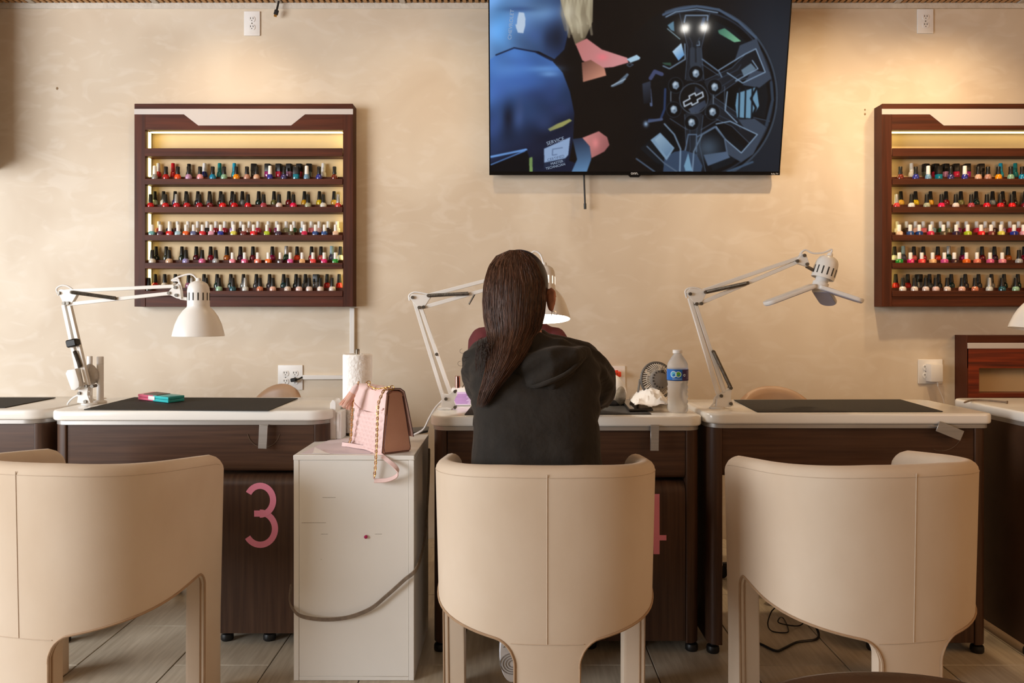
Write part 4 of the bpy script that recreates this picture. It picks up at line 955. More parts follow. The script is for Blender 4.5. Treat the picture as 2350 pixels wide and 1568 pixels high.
lampA, _ = lamp('white swing-arm lamp with a dome shade over the pink and turquoise console', 2.735, H3, dict(
    base=(205, 928), bracket=[(180, 924), (184, 893), (193, 878), (206, 886), (204, 905), (212, 927), (200, 927)], base_bolts=[(186, 902), (200, 921), (202, 886), (216, 886)],
    lower=[((189, 896), (147, 700)), ((203, 885), (160, 702))], springs=[((176, 806), (189, 842)), ((168, 671), (270, 685))],
    elbow=[(136, 670), (142, 664), (172, 668), (182, 672), (166, 699), (150, 701)], elbow_bolts=[(139, 673), (169, 671), (151, 696), (160, 696)],
    upper=[((146, 669), (400, 657)), ((161, 698), (393, 673))], head=[(402, 656), (414, 655), (417, 668), (419, 687), (408, 685), (386, 674)], head_bolts=[(406, 660), (391, 673), (408, 678)],
    cables=[[(206, 898), (192, 903), (170, 912), (157, 925), (156, 934), (163, 938), (172, 939)], [(135, 678), (130, 664), (140, 656), (155, 657), (170, 667)], [(416, 665), (411, 646), (394, 644), (415, 634), (440, 630), (456, 646)], [(394, 645), (408, 640), (411, 650), (404, 656)]],
    stem=((414, 684), (434, 687)), crown=(455.5, 645), tilt=0.0, sock_h=0.092, shade=True))
MB().bar(P(166, 779, 2.722), P(170, 796, 2.722), 0.036, 0.034, bevel=0.004).build('strap', M_blackp, lampA)['label'] = 'black hook-and-loop strap'
tr = MB().prism([(wx(a, 2.735), wz(b, 2.735)) for a, b in ((163, 856), (167, 848), (185, 845), (194, 876), (194, 886), (184, 894), (176, 893))], 2.700, 2.724, bevel=0.003).build('power_box', M_whitep, lampA)
MB().ball(P(209, 859, 2.77), 0.024, 0.018, 0.037, 16, 12, Matrix.Rotation(-0.22, 3, 'Y')).build('wrapped_bag', mat('crinkled_clear_wrap', (206, 196, 184), 0.25, trans=0.3, ior=1.2, col2=(184, 172, 158), scale=30, bump=0.6, bscale=60), lampA)

lampB, AB = lamp('lit white swing-arm lamp half hidden behind the client', 2.68, H4, dict(
    base=(1022, 938), bracket=[(1013, 938), (1015, 902), (1030, 905), (1046, 892), (1049, 906), (1042, 920), (1049, 937)], base_bolts=[(1024, 915), (1045, 898), (1045, 934)],
    lower=[((1018, 914), (950, 688)), ((1034, 904), (966, 706))], springs=[((984, 679), (1076, 674))],
    elbow=[(940, 684), (946, 675), (985, 677), (990, 681), (974, 706), (962, 708)], elbow_bolts=[(948, 683), (984, 679), (963, 706), (973, 705), (1003, 813)],
    upper=[((985, 678), (1200, 622)), ((974, 705), (1196, 642))], head=[(1198, 618), (1212, 612), (1222, 640), (1214, 650), (1194, 644)], head_bolts=[(1208, 620), (1200, 640)],
    cables=[[(1022, 913), (1000, 935), (985, 960), (972, 985), (950, 998)], [(940, 690), (939, 678), (950, 671), (966, 672), (985, 676)], [(1210, 612), (1214, 590), (1226, 577), (1240, 584), (1248, 607)]],
    stem=((1214, 640), (1228, 645)), crown=(1249, 610), tilt=0.0, sock_h=0.085, shade=True, lit=True, tiltx=math.radians(-11), slot_m=mat('glowing_slot', (255, 250, 240), 0.5, emit=(255, 248, 236), estr=1.1)))
MB().tube([P(1089, 676, 2.66), P(1076, 699, 2.66)], 0.003, 8).build('tension_lever', M_bolt, lampB)
lampC, AC = lamp('white swing-arm lamp fitted with a three-bladed folding bulb', 2.63, H5, dict(
    base=(1646, 937), bracket=[(1642, 934), (1646, 905), (1662, 900), (1674, 888), (1678, 894), (1676, 915), (1682, 930), (1674, 934)], base_bolts=[(1653, 908), (1675, 890), (1675, 926)],
    lower=[((1648, 904), (1582, 684)), ((1662, 900), (1596, 700))], springs=[((1636, 808), (1674, 888)), ((1618, 671), (1710, 651))],
    elbow=[(1574, 672), (1582, 662), (1616, 666), (1621, 671), (1608, 698), (1596, 702)], elbow_bolts=[(1582, 675), (1617, 671), (1597, 698), (1608, 697), (1635, 807), (1713, 650)],
    upper=[((1612, 668), (1838, 590)), ((1610, 695), (1828, 602))], head=[(1822, 603), (1838, 582), (1848, 586), (1856, 608), (1850, 612), (1838, 608)], head_bolts=[(1843, 587), (1827, 600), (1849, 607)],
    cables=[[(1648, 905), (1640, 915), (1638, 926), (1628, 938), (1620, 955)], [(1576, 684), (1573, 668), (1584, 661), (1602, 662), (1618, 670)], [(1836, 583), (1848, 574), (1866, 581), (1890, 580), (1909, 573), (1904, 587)]],
    stem=((1850, 611), (1866, 620)), stem_m=M_steel, crown=(1904, 588), tilt=math.radians(18), sock_h=0.080, shade=False))
c0 = AC @ Vector((0, 0, -0.074))
MB().cyl(AC @ Vector((0, 0, -0.055)), AC @ Vector((0, 0, -0.098)), 0.021, 20).build('bulb_collar', M_whitep, lampC)
hub = AC @ Vector((0.0, 0, -0.105))
MB().cyl(AC @ Vector((0, 0, -0.094)), AC @ Vector((0, 0, -0.120)), 0.026, 20).build('bulb_hub', M_whitep, lampC)
for (ax, ay), tipd, Lb in (((1866, 655), Vector((wx(1748, 2.6)-wx(1866, 2.6), -0.02, wz(693, 2.6)-wz(650, 2.6))), 1.0), ((1876, 657), Vector((wx(1972, 2.6)-wx(1874, 2.6), -0.03, wz(692, 2.6)-wz(657, 2.6))), 1.0), ((1882, 662), Vector((0.068, 0.085, -0.052)), 1.0)):
    a = P(ax, ay, 2.63); d = tipd; t_ = d.normalized(); sd = t_.cross(Vector((0, 0, 1))).normalized(); up_ = sd.cross(t_)
    Mx = Matrix(((t_.x, sd.x, up_.x, a.x), (t_.y, sd.y, up_.y, a.y), (t_.z, sd.z, up_.z, a.z), (0, 0, 0, 1)))
    bl = MB().prism(rrect(0, d.length, -0.03, 0.03, [0.012, 0.028, 0.028, 0.012], 6), -0.008, 0.006, 'z', bevel=0.004, M=Mx).build('bulb_blade', M_whitep, lampC)
    MB().prism(rrect(0.012, d.length-0.004, -0.026, 0.026, [0.01, 0.024, 0.024, 0.01], 6), -0.0095, -0.0078, 'z', M=Mx).build('light_panel', mat('unlit_led_panel', (178, 178, 196), 0.5, col2=(168, 168, 188), scale=20), bl)
# lamp at the right edge: only the lower left of its shade is in the picture
lampD, _ = lamp('white lamp shade cut off by the right edge above the last desk', 2.70, 0.785, dict(
    base=(2470, 930), bracket=[(2455, 930), (2458, 900), (2474, 896), (2486, 890), (2488, 930)], base_bolts=[(2465, 905), (2480, 924)],
    lower=[((2466, 900), (2540, 700)), ((2480, 892), (2552, 702))], elbow=[(2532, 700), (2540, 668), (2564, 672), (2560, 704)], elbow_bolts=[(2544, 676), (2552, 698)],
    upper=[((2545, 672), (2440, 640)), ((2552, 698), (2440, 655))], head=[(2430, 640), (2446, 632), (2450, 656), (2436, 662)], head_bolts=[(2440, 645)],
    cables=[[(2440, 634), (2420, 615), (2400, 625)]], stem=((2434, 655), (2412, 660)), crown=(2400, 632), tilt=math.radians(9), sock_h=0.092, shade=True))
# ---------------------------------------------------------------- wall fittings
def receptacle(par, cx, cz, y, s=1.0):
    f = MB().prism([(cx+0.0165*s*math.cos(a), cz+max(-0.0135*s, min(0.0135*s, 0.0165*s*math.sin(a)))) for a in [2*PI*k/28 for k in range(28)]], y-0.0025, y, bevel=0.0006, seg=1).build('receptacle', M_whitep, par)
    for dx, w_ in ((-0.0062, 0.0016), (0.0062, 0.0016)): MB().box(cx+dx*s-w_*s, cx+dx*s+w_*s, y-0.0029, y-0.001, cz+0.0000*s, cz+0.0085*s).build('slot', M_slot, f)
    MB().cyl((cx, y-0.0029, cz-0.0065*s), (cx, y-0.001, cz-0.0065*s), 0.0024*s, 10).build('slot', M_slot, f)
def outlet(label, p0, p1, cols, top=True, skip=()):
    D = WALL-0.004; x0, x1, z1, z0 = wx(p0[0], D), wx(p1[0], D), wz(p0[1], D), wz(p1[1], D)
    t = thing('wall_outlet', label, 'outlet', ((x0+x1)/2, WALL-0.003, z0), 'white wall outlets')
    MB().prism(rrect(x0, x1, z0, z1, 0.003, 3), WALL-0.0065, WALL-0.0005, bevel=0.002).build('cover_plate', M_whitep, t)
    for c in range(cols):
        cx = x0+(x1-x0)*(c+0.5)/cols if cols == 1 else (x0+x1)/2+(c-0.5)*0.046
        for r_ in range(2):
            if (c, r_) in skip: continue
            receptacle(t, cx, (z0+z1)/2+(0.0197 if r_ == 0 else -0.0197), WALL-0.0065)
        MB().cyl((cx, WALL-0.0074, (z0+z1)/2), (cx, WALL-0.006, (z0+z1)/2), 0.003, 10).build('screw', M_bolt, t)
    return t
outlet('single white outlet at the top of the wall above the left rack', (560, 26), (597, 82), 1)
outlet('single white outlet at the top of the wall above the right rack', (2105, 21), (2142, 77), 1)
outlet('double white outlet with a black plug in its lower corner', (638, 838), (695, 895), 2)
outlet('white outlet beside the client holding an orange adapter', (1378, 840), (1435, 897), 2)
outlet('double white outlet holding a white charger at the right', (2107, 825), (2163, 881), 2)
pg = thing('power_plug', 'small black plug and cord in the double outlet', 'plug', P(675, 872, 3.78))
MB().bar(P(668, 873, 3.776), P(680, 871, 3.776), 0.018, 0.03, bevel=0.003).build('plug_body', M_blackp, pg)
MB().tube(smooth_path([P(679, 872, 3.776), P(686, 870, 3.778), P(694, 865.5, 3.787)]), 0.004, 8).build('cord', M_blackp, pg)
ad = thing('plug_adapter', 'orange three-way plug adapter in the outlet beside the client', 'adapter', P(1408, 856, 3.78))
MB().box(wx(1390, 3.765), wx(1425, 3.765), 3.752, 3.7935, wz(865, 3.765), wz(853, 3.765), 0.004, 2).build('adapter_body', M_orange, ad)
for px in (1400, 1415):
    MB().cyl(P(px, 856, 3.770), P(px, 850, 3.770), 0.0075, 12).build('outlet_boss', M_orange, ad)
    for dx in (-0.004, 0.004): MB().box(wx(px, 3.752)+dx-0.0009, wx(px, 3.752)+dx+0.0009, 3.7512, 3.753, wz(858, 3.752)-0.005, wz(858, 3.752)+0.005).build('slot', M_slot, ad)
chg = thing('wall_charger', 'white box charger with thin cord in the right outlet', 'charger', P(2150, 876, 3.77))
MB().box(wx(2138, 3.74), wx(2166, 3.74), 3.745, 3.7935, wz(877, 3.745), wz(836, 3.745), 0.004, 2).build('charger_body', M_whitep, chg)
MB().tube(smooth_path([P(2152, 877, 3.765), P(2152.5, 887, 3.765)]), 0.0035, 8).build('strain_relief', M_whitep, chg)
MB().tube(smooth_path([P(2152.5, 886, 3.765), P(2158, 900, 3.77), P(2166, 922, 3.775), P(2172, 960, 3.78)]), 0.0013, 6).build('cord', M_whitep, chg)
# surface conduit from the left rack
cd = thing('cable_conduit', 'white surface conduit running down from the left rack to the outlet', 'conduit', P(808, 866, 3.79))
MB().box(wx(803, 3.79), wx(814, 3.79), 3.783, WALL-0.0005, wz(871, 3.79), wz(707, 3.79), 0.002, 1).build('upright_run', M_whitep, cd)
MB().box(wx(695.5, 3.79), wx(803, 3.79), 3.783, WALL-0.0005, wz(871, 3.79), wz(861, 3.79), 0.002, 1).build('level_run', M_whitep, cd)
# unseen cabinet shape, added beyond the left edge to shade the wall corner
wc = thing('shadow_caster', 'unseen dark cabinet shape added beyond the left edge to shade the wall', 'cabinet', (-2.95, WALL-0.14, 1.80))
MB().box(-3.30, -2.515, 3.50, WALL-0.001, 1.80, 2.60, 0.003, 1).build('body', M_rackv, wc)
for k in range(2): 
    dr = MB().box(-3.295+0.392*k, -2.908+0.390*k, 3.482, 3.50, 1.805, 2.595, 0.003, 1).build('door', M_rackv, wc)
    MB().cyl((-2.985+0.07*k, 3.482, 2.0), (-2.985+0.07*k, 3.46, 2.0), 0.01, 12).build('knob', M_bolt, dr)
for px, py, r_ in ((131, 203, 0.006), (1985, 252, 0.004), (1985, 262, 0.005), (2008, 692, 0.004)):
    tag(MB().ball(P(px, py, WALL-0.0005), r_, 0.0016, r_*1.2, 8, 5).build('wall_chip', mat('wall_chip', (150, 124, 92), 0.9, col2=(140, 112, 82), scale=40)),
        {131: 'small brown chip in the plaster at the upper left', 2008: 'tiny dark hole beside the lower corner of the right rack'}.get(px, 'small upper chip left of the right rack' if py < 255 else 'small lower chip left of the right rack'), 'chip')

# ---------------------------------------------------------------- white cabinet and what stands on it
CF, CB = 2.33, 2.73; cx0, cx1 = wx(674, CF), wx(950, CF); CT = 0.676
cb = thing('storage_cabinet', 'narrow white storage cabinet between two desks', 'cabinet', ((cx0+cx1)/2, (CF+CB)/2, 0))
MB().box(cx0-0.001, cx1+0.001, CF-0.002, CB, CT-0.015, CT, 0.0012, 1).build('top_panel', M_cab, cb)
MB().box(cx0, cx0+0.0155, CF, CB, 0.0005, CT-0.0155, 0.0008, 1).build('side_panel', M_cab, cb)
MB().box(cx1-0.0155, cx1, CF, CB, 0.0005, CT-0.0155, 0.0008, 1).build('side_panel', M_cab, cb)
MB().box(cx0+0.016, cx1-0.016, CF+0.0012, CF+0.016, 0.012, CT-0.016, 0.0008, 1).build('front_panel', M_cab, cb)
MB().box(cx0+0.016, cx1-0.016, CF+0.001, CB-0.01, 0.0005, 0.0115, 0.0006, 1).build('bottom_rail', M_cab, cb)
MB().box(cx0+0.016, cx1-0.016, CB-0.012, CB-0.004, 0.012, CT-0.016).build('back_panel', M_cab, cb)
kn = P(840, 1232, CF)
MB().ball(kn+Vector((0, -0.003, 0)), 0.0055, 0.006, 0.0055, 12, 8).build('knob', mat('magenta_gem', (196, 30, 100), 0.15, col2=(150, 20, 80), scale=200), cb)['label'] = 'magenta gem knob'
M_scuff = mat('scuff', (190, 180, 168), 0.8, col2=(120, 108, 96), scale=260)
for px0, px1, py in ((740, 770, 1142), (692, 748, 1200), (736, 752, 1226), (860, 876, 1226), (736, 738, 1284)):
    MB().box(wx(px0, CF), wx(px1, CF), CF+0.0004, CF+0.0013, wz(py+0.7, CF), wz(py, CF)).build('scuff_mark', M_scuff, cb)
def ct(px, py):
    D = F*(CH-CT)/(py-HY); return (wx(px, D), D)
sh = MB().prism([ct(690, 1042), ct(850, 1042), ct(905, 1012), ct(800, 1006), ct(752, 1012)], CT+0.0004, CT+0.0012, 'z').build('paper_sheet', mat('lavender_paper', (228, 214, 218), 0.9, col2=(220, 206, 212), scale=10), smooth=False)
tag(sh, 'torn pale lavender paper lying flat on the white cabinet', 'paper')
# torn curl at its front edge
m = MB(); a = [ct(716, 1042), ct(758, 1043), ct(730, 1034)]
m.prism(a, CT+0.0013, CT+0.0018, 'z'); vs_ = [(ct(718, 1042)[0], ct(718, 1042)[1], CT+0.001), (ct(750, 1040)[0], ct(750, 1040)[1], CT+0.001), (ct(722, 1034)[0], ct(722, 1034)[1], CT+0.010)]
m.raw(vs_, [(0, 1, 2)]); m.build('paper_curl', M_paper, sh, smooth=False, fix=False)
# paper towel on an upright holder
pc = ct(819, 997); pr = 0.0515
pt = thing('paper_towel_roll', 'white paper towel roll upright on a steel holder behind the handbag', 'paper towel', (pc[0], pc[1]+0.01, CT))
Mt = Matrix.Translation((pc[0], pc[1]+0.01, CT+0.0005))
MB().lathe([(0.052, 0.0), (0.052, 0.006), (0.05, 0.007)], 32, Mt).build('holder_base', M_steel, pt)
MB().lathe([(0.0075, 0.006), (0.0075, 0.296), (0.006, 0.299)], 16, Mt).build('holder_pole', M_steel, pt)
pts = []
for k in range(64):
    a = 2*PI*k/64; pts.append(pr*(1+0.010*math.sin(3*a+1)))
vs = []; fs = []
for zi, (z, ins) in enumerate(((0.0075, 0.004), (0.0105, 0), (0.10, 0.0), (0.19, 0.0), (0.278, 0), (0.281, 0.003))):
    for k in range(64):
        a = 2*PI*k/64; r_ = pts[k]-ins; vs.append(Mt @ Vector((r_*math.cos(a), r_*math.sin(a), z)))
for i in range(5):
    for k in range(64): fs.append((i*64+k, i*64+(k+1) % 64, (i+1)*64+(k+1) % 64, (i+1)*64+k))
n0 = len(vs)
for z in (0.281, 0.0075):
    for k in range(64): a = 2*PI*k/64; vs.append(Mt @ Vector((0.02*math.cos(a), 0.02*math.sin(a), z)))
for k in range(64): k2 = (k+1) % 64; fs.append((5*64+k, 5*64+k2, n0+k2, n0+k)); fs.append((k2, k, n0+64+k, n0+64+k2)); fs.append((n0+k, n0+k2, n0+64+k2, n0+64+k))
m = MB(); m.raw(vs, fs); m.build('towel_roll', M_towel, pt)
# white plastic stand between desk and towel roll
st = thing('acrylic_stand', 'white plastic display stand with rounded upright between desk and towel roll', 'stand', (*ct(770, 1002), CT))
Ds = 2.62
MB().prism([(wx(757, Ds), CT+0.001), (wx(771, Ds), CT+0.001), (wx(771, Ds), wz(925, Ds)), (wx(768, Ds), wz(919, Ds)), (wx(763, Ds), wz(918, Ds)), (wx(758, Ds), wz(926, Ds))], Ds-0.002, Ds+0.07, bevel=0.001, seg=1).build('upright_plate', M_whitep, st)
MB().box(wx(771, Ds)+0.0005, wx(784, Ds), Ds-0.001, Ds+0.07, CT+0.001, wz(945, Ds), 0.002, 1).build('side_pocket', M_whitep, st)
MB().box(wx(771, Ds)+0.003, wx(779, Ds), Ds-0.003, Ds-0.0005, wz(990, Ds), wz(950, Ds)).build('pocket_front', M_paper, st)
# dark folder behind the bag
tb = tag(MB().prism([ct(938, 1001), ct(982, 994), ct(984, 985), ct(936, 988)], CT+0.001, CT+0.010, 'z', bevel=0.002).build('tablet', M_greyd), 'dark grey tablet lying behind the pink handbag', 'tablet')

# ---------------------------------------------------------------- pink handbag
A0 = Vector((wx(809, 2.50), 2.50, CT)); uu = Vector((0.602, -0.798, 0)).normalized(); ww = Vector((0.798, 0.602, 0)).normalized(); BW = 0.208
def B(u_, w_, z_): return A0+uu*u_+ww*w_+Vector((0, 0, z_))
bag = thing('handbag', 'pink quilted leather handbag with gold chain on the white cabinet', 'handbag', B(BW/2, 0.05, 0))
MBag = Matrix(((uu.x, ww.x, 0, A0.x), (uu.y, ww.y, 0, A0.y), (0, 0, 1, A0.z+0.0006), (0, 0, 0, 1)))
prof = [(0.0, 0.0), (0.096, 0.0), (0.098, 0.012), (0.070, 0.176), (0.058, 0.188), (0.030, 0.190), (0.017, 0.182)]
m = MB(); bm = bmesh.new(); A_ = [bm.verts.new((0.0, p[0], p[1])) for p in prof]; B_ = [bm.verts.new((BW, p[0], p[1])) for p in prof]
bm.faces.new(A_); bm.faces.new(B_[::-1])
for i in range(len(prof)): bm.faces.new((A_[i], A_[i-1], B_[i-1], B_[i]))
bmesh.ops.recalc_face_normals(bm, faces=bm.faces[:]); bmesh.ops.bevel(bm, geom=bm.edges[:], offset=0.004, segments=2, affect='EDGES')
m._take(bm, MBag); m.build('body', M_pinkg, bag)
def front_w(z): return 0.017*max(0, z)/0.182          # front face leans back a little
# leather upper back and quilted pocket
m = MB(); nx, nz_ = 60, 70; vs = []; fs = []
for j in range(nz_+1):
    for i in range(nx+1):
        x = i/nx; ztop = 0.138-0.022*math.sin(PI*x)**0.8; z = 0.003+(ztop-0.003)*j/nz_; X_ = x*BW
        dd = 0.026
        a = (X_+z)/dd; c = (X_-z)/dd; q = min(abs(a-round(a)), abs(c-round(c)))
        bul = 0.0055*min(1, q*3.4)**0.6
        edge = min(1, min(x, 1-x)*14, j/4)
        vs.append(MBag @ Vector((X_*0.985+0.0015, front_w(z)-0.004-bul*edge-0.004*edge, z)))
for j in range(nz_):
    for i in range(nx): fs.append((j*(nx+1)+i, j*(nx+1)+i+1, (j+1)*(nx+1)+i+1, (j+1)*(nx+1)+i))
m.raw(vs, fs); m.build('quilted_pocket', M_pinkl, bag, angle=80)
rim = [MBag @ Vector((BW*k/20*0.985+0.0015, front_w(0.12)-0.0095, 0.138-0.022*math.sin(PI*k/20)**0.8)) for k in range(21)]
MB().tube(rim, 0.0022, 6).build('pocket_rim', M_pinkl, bag)
# flap: goes over the top and hangs down the far side
path = [(0.006, 0.120), (0.0125, 0.182), (0.020, 0.192), (0.034, 0.1975), (0.060, 0.196), (0.074, 0.186), (0.086, 0.140), (0.100, 0.075), (0.106, 0.045)]
m = MB(); out_ = path; inn = [(a+(0.004 if i < 2 else 0.0)-(0.004 if i > 5 else 0), b-(0.004 if 1 < i < 6 else 0)) for i, (a, b) in enumerate(path)]
pol = out_+inn[::-1]
vs = []; n = len(pol)
for x in (-0.004, BW+0.004):
    for a, b in pol: vs.append(MBag @ Vector((x, a-0.003, b)))
k_ = len(path); fs = [(i, i+1, n+i+1, n+i) for i in range(n-1)]+[(n-1, 0, n, 2*n-1)]
for o_ in (0, n): fs += [(o_+i, o_+i+1, o_+n-2-i, o_+n-1-i) for i in range(k_-1)]
m.raw(vs, fs); m.build('flap', M_pinkl, bag, angle=50)
for x in (BW+0.0045,):
    MB().tube([MBag @ Vector((x, a-0.003, b)) for a, b in path[1:]], 0.0012, 6).build('edge_paint', M_pinkedge, bag)
MB().tube([MBag @ Vector((BW+0.0005, a, b)) for a, b in ((0.02, 0.176), (0.003, 0.02), (0.006, 0.004), (0.09, 0.004), (0.094, 0.014), (0.068, 0.172))], 0.0010, 6).build('edge_piping', M_pinkedge, bag)
MB().tube([MBag @ Vector((BW+0.0005, a, b)) for a, b in ((0.066, 0.172), (0.080, 0.10), (0.094, 0.014))], 0.0009, 6).build('edge_piping', M_pinkedge, bag)
# stitched emblem, half covered by the pocket
for r_ in (0.034, 0.029):
    MB().tube([MBag @ Vector((BW*0.50+r_*math.cos(a), front_w(0.16)-0.0045, 0.158+r_*math.sin(a)*0.9)) for a in [PI+PI*k/20 for k in range(21)]], 0.0010, 5).build('stitched_emblem', M_pinkg, bag)
def chain(name, pts, par):
    pts = smooth_path(pts, 10); d = [0.0]
    for i in range(1, len(pts)): d.append(d[-1]+(pts[i]-pts[i-1]).length)
    step = 0.0082; m = MB(); n = int(d[-1]/step); i = 1
    for k in range(n):
        s = (k+0.5)*step
        while i < len(d)-1 and d[i] < s: i += 1
        p = pts[i-1].lerp(pts[i], (s-d[i-1])/max(1e-9, d[i]-d[i-1])); t = (pts[i]-pts[i-1]).normalized()
        rf = Vector((0, 1, 0)) if abs(t.y) < 0.9 else Vector((1, 0, 0)); n1_ = t.cross(rf).normalized(); n2_ = t.cross(n1_)
        sd = (n1_ if k % 2 else n2_)*0.8+(n2_ if k % 2 else n1_)*0.5; sd.normalize()
        m.tube([p+t*math.cos(a)*0.0062+sd*math.sin(a)*0.0042 for a in [2*PI*q/8 for q in range(8)]], 0.0014, 5, closed=True)
    c_ = m.build(name, M_gold, par); MB().tube(pts, 0.0017, 5).build('woven_thong', M_pinkl, c_)
def q7(X_, Y_, D): return P(560+X_*0.23596, 760+Y_*0.23596, D)
chain('chain', [q7(1115, 495, 2.43), q7(1090, 570, 2.425), q7(1062, 660, 2.43), q7(1046, 800, 2.445), q7(1040, 950, 2.455), q7(1034, 1060, 2.46), q7(1005, 1108, 2.47), q7(962, 1128, 2.475)], bag)
chain('chain', [q7(1430, 560, 2.335), q7(1370, 570, 2.325), q7(1340, 620, 2.318), q7(1305, 720, 2.315), q7(1296, 900, 2.312), q7(1290, 1080, 2.312), q7(1283, 1220, 2.312), q7(1276, 1340, 2.314), q7(1262, 1440, 2.316)], bag)
chain('chain', [q7(1190, 505, 2.42), q7(1230, 545, 2.41), q7(1290, 568, 2.395), q7(1360, 560, 2.37), q7(1425, 548, 2.35)], bag)
for X_, Y_, D in ((1212, 505, 2.425), (1440, 552, 2.345)):
    c = q7(X_, Y_, D); MB().tube([c+Vector((math.cos(a)*0.006, 0.002*math.sin(a), math.sin(a)*0.0062)) for a in [2*PI*k/16 for k in range(16)]], 0.0013, 6, closed=True).build('ring', M_gold, bag)
# leather strap hanging over the cabinet's front
sp = [q7(955, 1142, 2.475), q7(1020, 1128, 2.46), q7(1110, 1136, 2.43), q7(1200, 1160, 2.40), q7(1300, 1212, 2.345), q7(1400, 1262, 2.315), q7(1470, 1320, 2.305), q7(1497, 1370, 2.302), q7(1478, 1415, 2.303), q7(1400, 1448, 2.308), q7(1330, 1456, 2.313), q7(1268, 1457, 2.316)]
for p in sp[:4]: p.z = max(p.z, CT+0.0085)
sp[4].z = CT+0.004
spp = smooth_path(sp, 6)
sides = [Vector((0, 0.6, 0.8)) if i > 20 else Vector((0, 0.15+0.45*i/20, 1-0.2*i/20)) for i in range(len(spp))]
def sproj(i):
    t_ = (spp[min(i+1, len(spp)-1)]-spp[max(i-1, 0)]).normalized(); return (sides[i]-t_*sides[i].dot(t_)).normalized()
MB().ribbon(spp, sides, 0.0125, 0.0030).build('strap', M_pinkl, bag)
MB().tube([p+sproj(i)*0.0062 for i, p in enumerate(spp)], 0.0012, 5).build('strap_edge', M_pinkedge, bag)
# tassel
tp = q7(1105, 520, 2.42); bot_ = q7(975, 735, 2.425); dv = (bot_-tp)
tt = MB().tube([tp, tp+dv*0.16, tp+dv*0.36], [0.005, 0.010, 0.0115], 14).build('tassel', M_pinkl, bag)
m = MB(); e1 = dv.normalized(); e2 = Vector((0, 1, 0)); e3 = e1.cross(e2).normalized()
for k in range(26):
    a = 2*PI*k/26; rd = e2*math.sin(a)+e3*math.cos(a)
    m.ribbon([tp+dv*0.34+rd*0.010, tp+dv*0.66+rd*0.0125, tp+dv*1.02+rd*(0.016+0.004*math.sin(k*2.3))], e1.cross(rd), 0.0024, 0.0011)
m.build('tassel_fringe', M_pinkg, tt, smooth=False)

# cords
cr = thing('power_cord_bundle', 'taupe cord bundle looped around the white cabinet', 'cord', P(795, 1420, 2.31))
for k in range(3):
    o_ = (k-1)*2.6
    side_pts = []
    for px, py in ((985, 1030), (984.5, 1076), (981, 1154), (974, 1239)):
        D = 0.282*F/(CX-px); side_pts.append(P(px+o_*0.3, py+o_*0.3, D))
    fr_pts = [P(px+o_*0.25, py+o_, D) for px, py, D in ((957, 1303, 2.325), (927, 1332, 2.314), (888, 1367, 2.314), (849, 1398, 2.314), (795, 1418, 2.314), (737, 1422, 2.314), (690, 1414, 2.316), (671, 1396, 2.325), (665, 1378, 2.36), (668, 1345, 2.42))]
    MB().tube(smooth_path(side_pts+fr_pts), 0.0026, 7).build('cord', M_cord, cr)

# ---------------------------------------------------------------- things on the desks
def dt(px, py, h): 
    D = F*(CH-h)/(py-HY); return Vector((wx(px, D), D, h))
# handheld console in pink and turquoise
hc = thing('handheld_console', 'folded handheld console in pink and turquoise on the desk pad', 'console', dt(370, 926, H3))
M_pk = mat('pink_shell', (226, 110, 136), 0.3, col2=(220, 102, 130), scale=12); M_tq = mat('turquoise_shell', (62, 186, 186), 0.3, col2=(54, 176, 178), scale=12)
a, b_, c_, d_ = [dt(*q, H3) for q in ((317, 920), (386, 928), (423, 923), (352, 914))]
zc = H3+0.0045
def quadpart(f0, f1, z0, z1, name, mm, ins=0.0):
    p = [a.lerp(b_, f0), a.lerp(b_, f1), d_.lerp(c_, f1), d_.lerp(c_, f0)]; ce_ = sum(p, Vector())/4
    p = [ce_+(q-ce_)*(1-ins) for q in p]
    return MB().prism([(q.x, q.y) for q in p], z0, z1, 'z', bevel=0.0016).build(name, mm, hc)
for z in (0, 1):
    quadpart(0.0, 0.5, zc+z*0.0105, zc+z*0.0105+0.0098, 'pink_half', M_pk); quadpart(0.5, 1.0, zc+z*0.0105, zc+z*0.0105+0.0098, 'turquoise_half', M_tq)
quadpart(0.12, 0.62, zc+0.0203, zc+0.0212, 'lid_plate', M_grey, 0.12)
quadpart(0.36, 0.56, zc+0.004, zc+0.018, 'clasp', M_whitep, -0.05)
# white cylinders behind the lamp
for i, (px, x_off, top, r_, D, lb) in enumerate(((206, 0, 818, 0.0095, 2.84, 'slim white tube behind the first lamp, half hidden by its bag'), (230, 0, 819, 0.0115, 2.79, 'white tube with black clip standing right of the first lamp'))):
    t = thing('storage_tube', lb, 'tube', (wx(px, D), D, H3), 'white tubes behind the first lamp')
    Mx = Matrix.Translation((wx(px, D), D, H3+0.0006))
    MB().lathe([(r_*1.9, 0), (r_*1.9, 0.005), (r_, 0.010), (r_, wz(top+17, D)-H3)], 24, Mx).build('tube_body', M_whitep, t)
    MB().lathe([(r_, wz(top+17, D)-H3+0.0005), (r_, wz(top+1, D)-H3), (r_*0.9, wz(top, D)-H3)], 24, Mx).build('tube_cap', M_whitep, t)
    if i: MB().box(wx(px, D)-0.014, wx(px, D)-0.006, D-0.0145, D-0.008, wz(878, D), wz(869, D), 0.001, 1).build('clip', M_blackp, t)
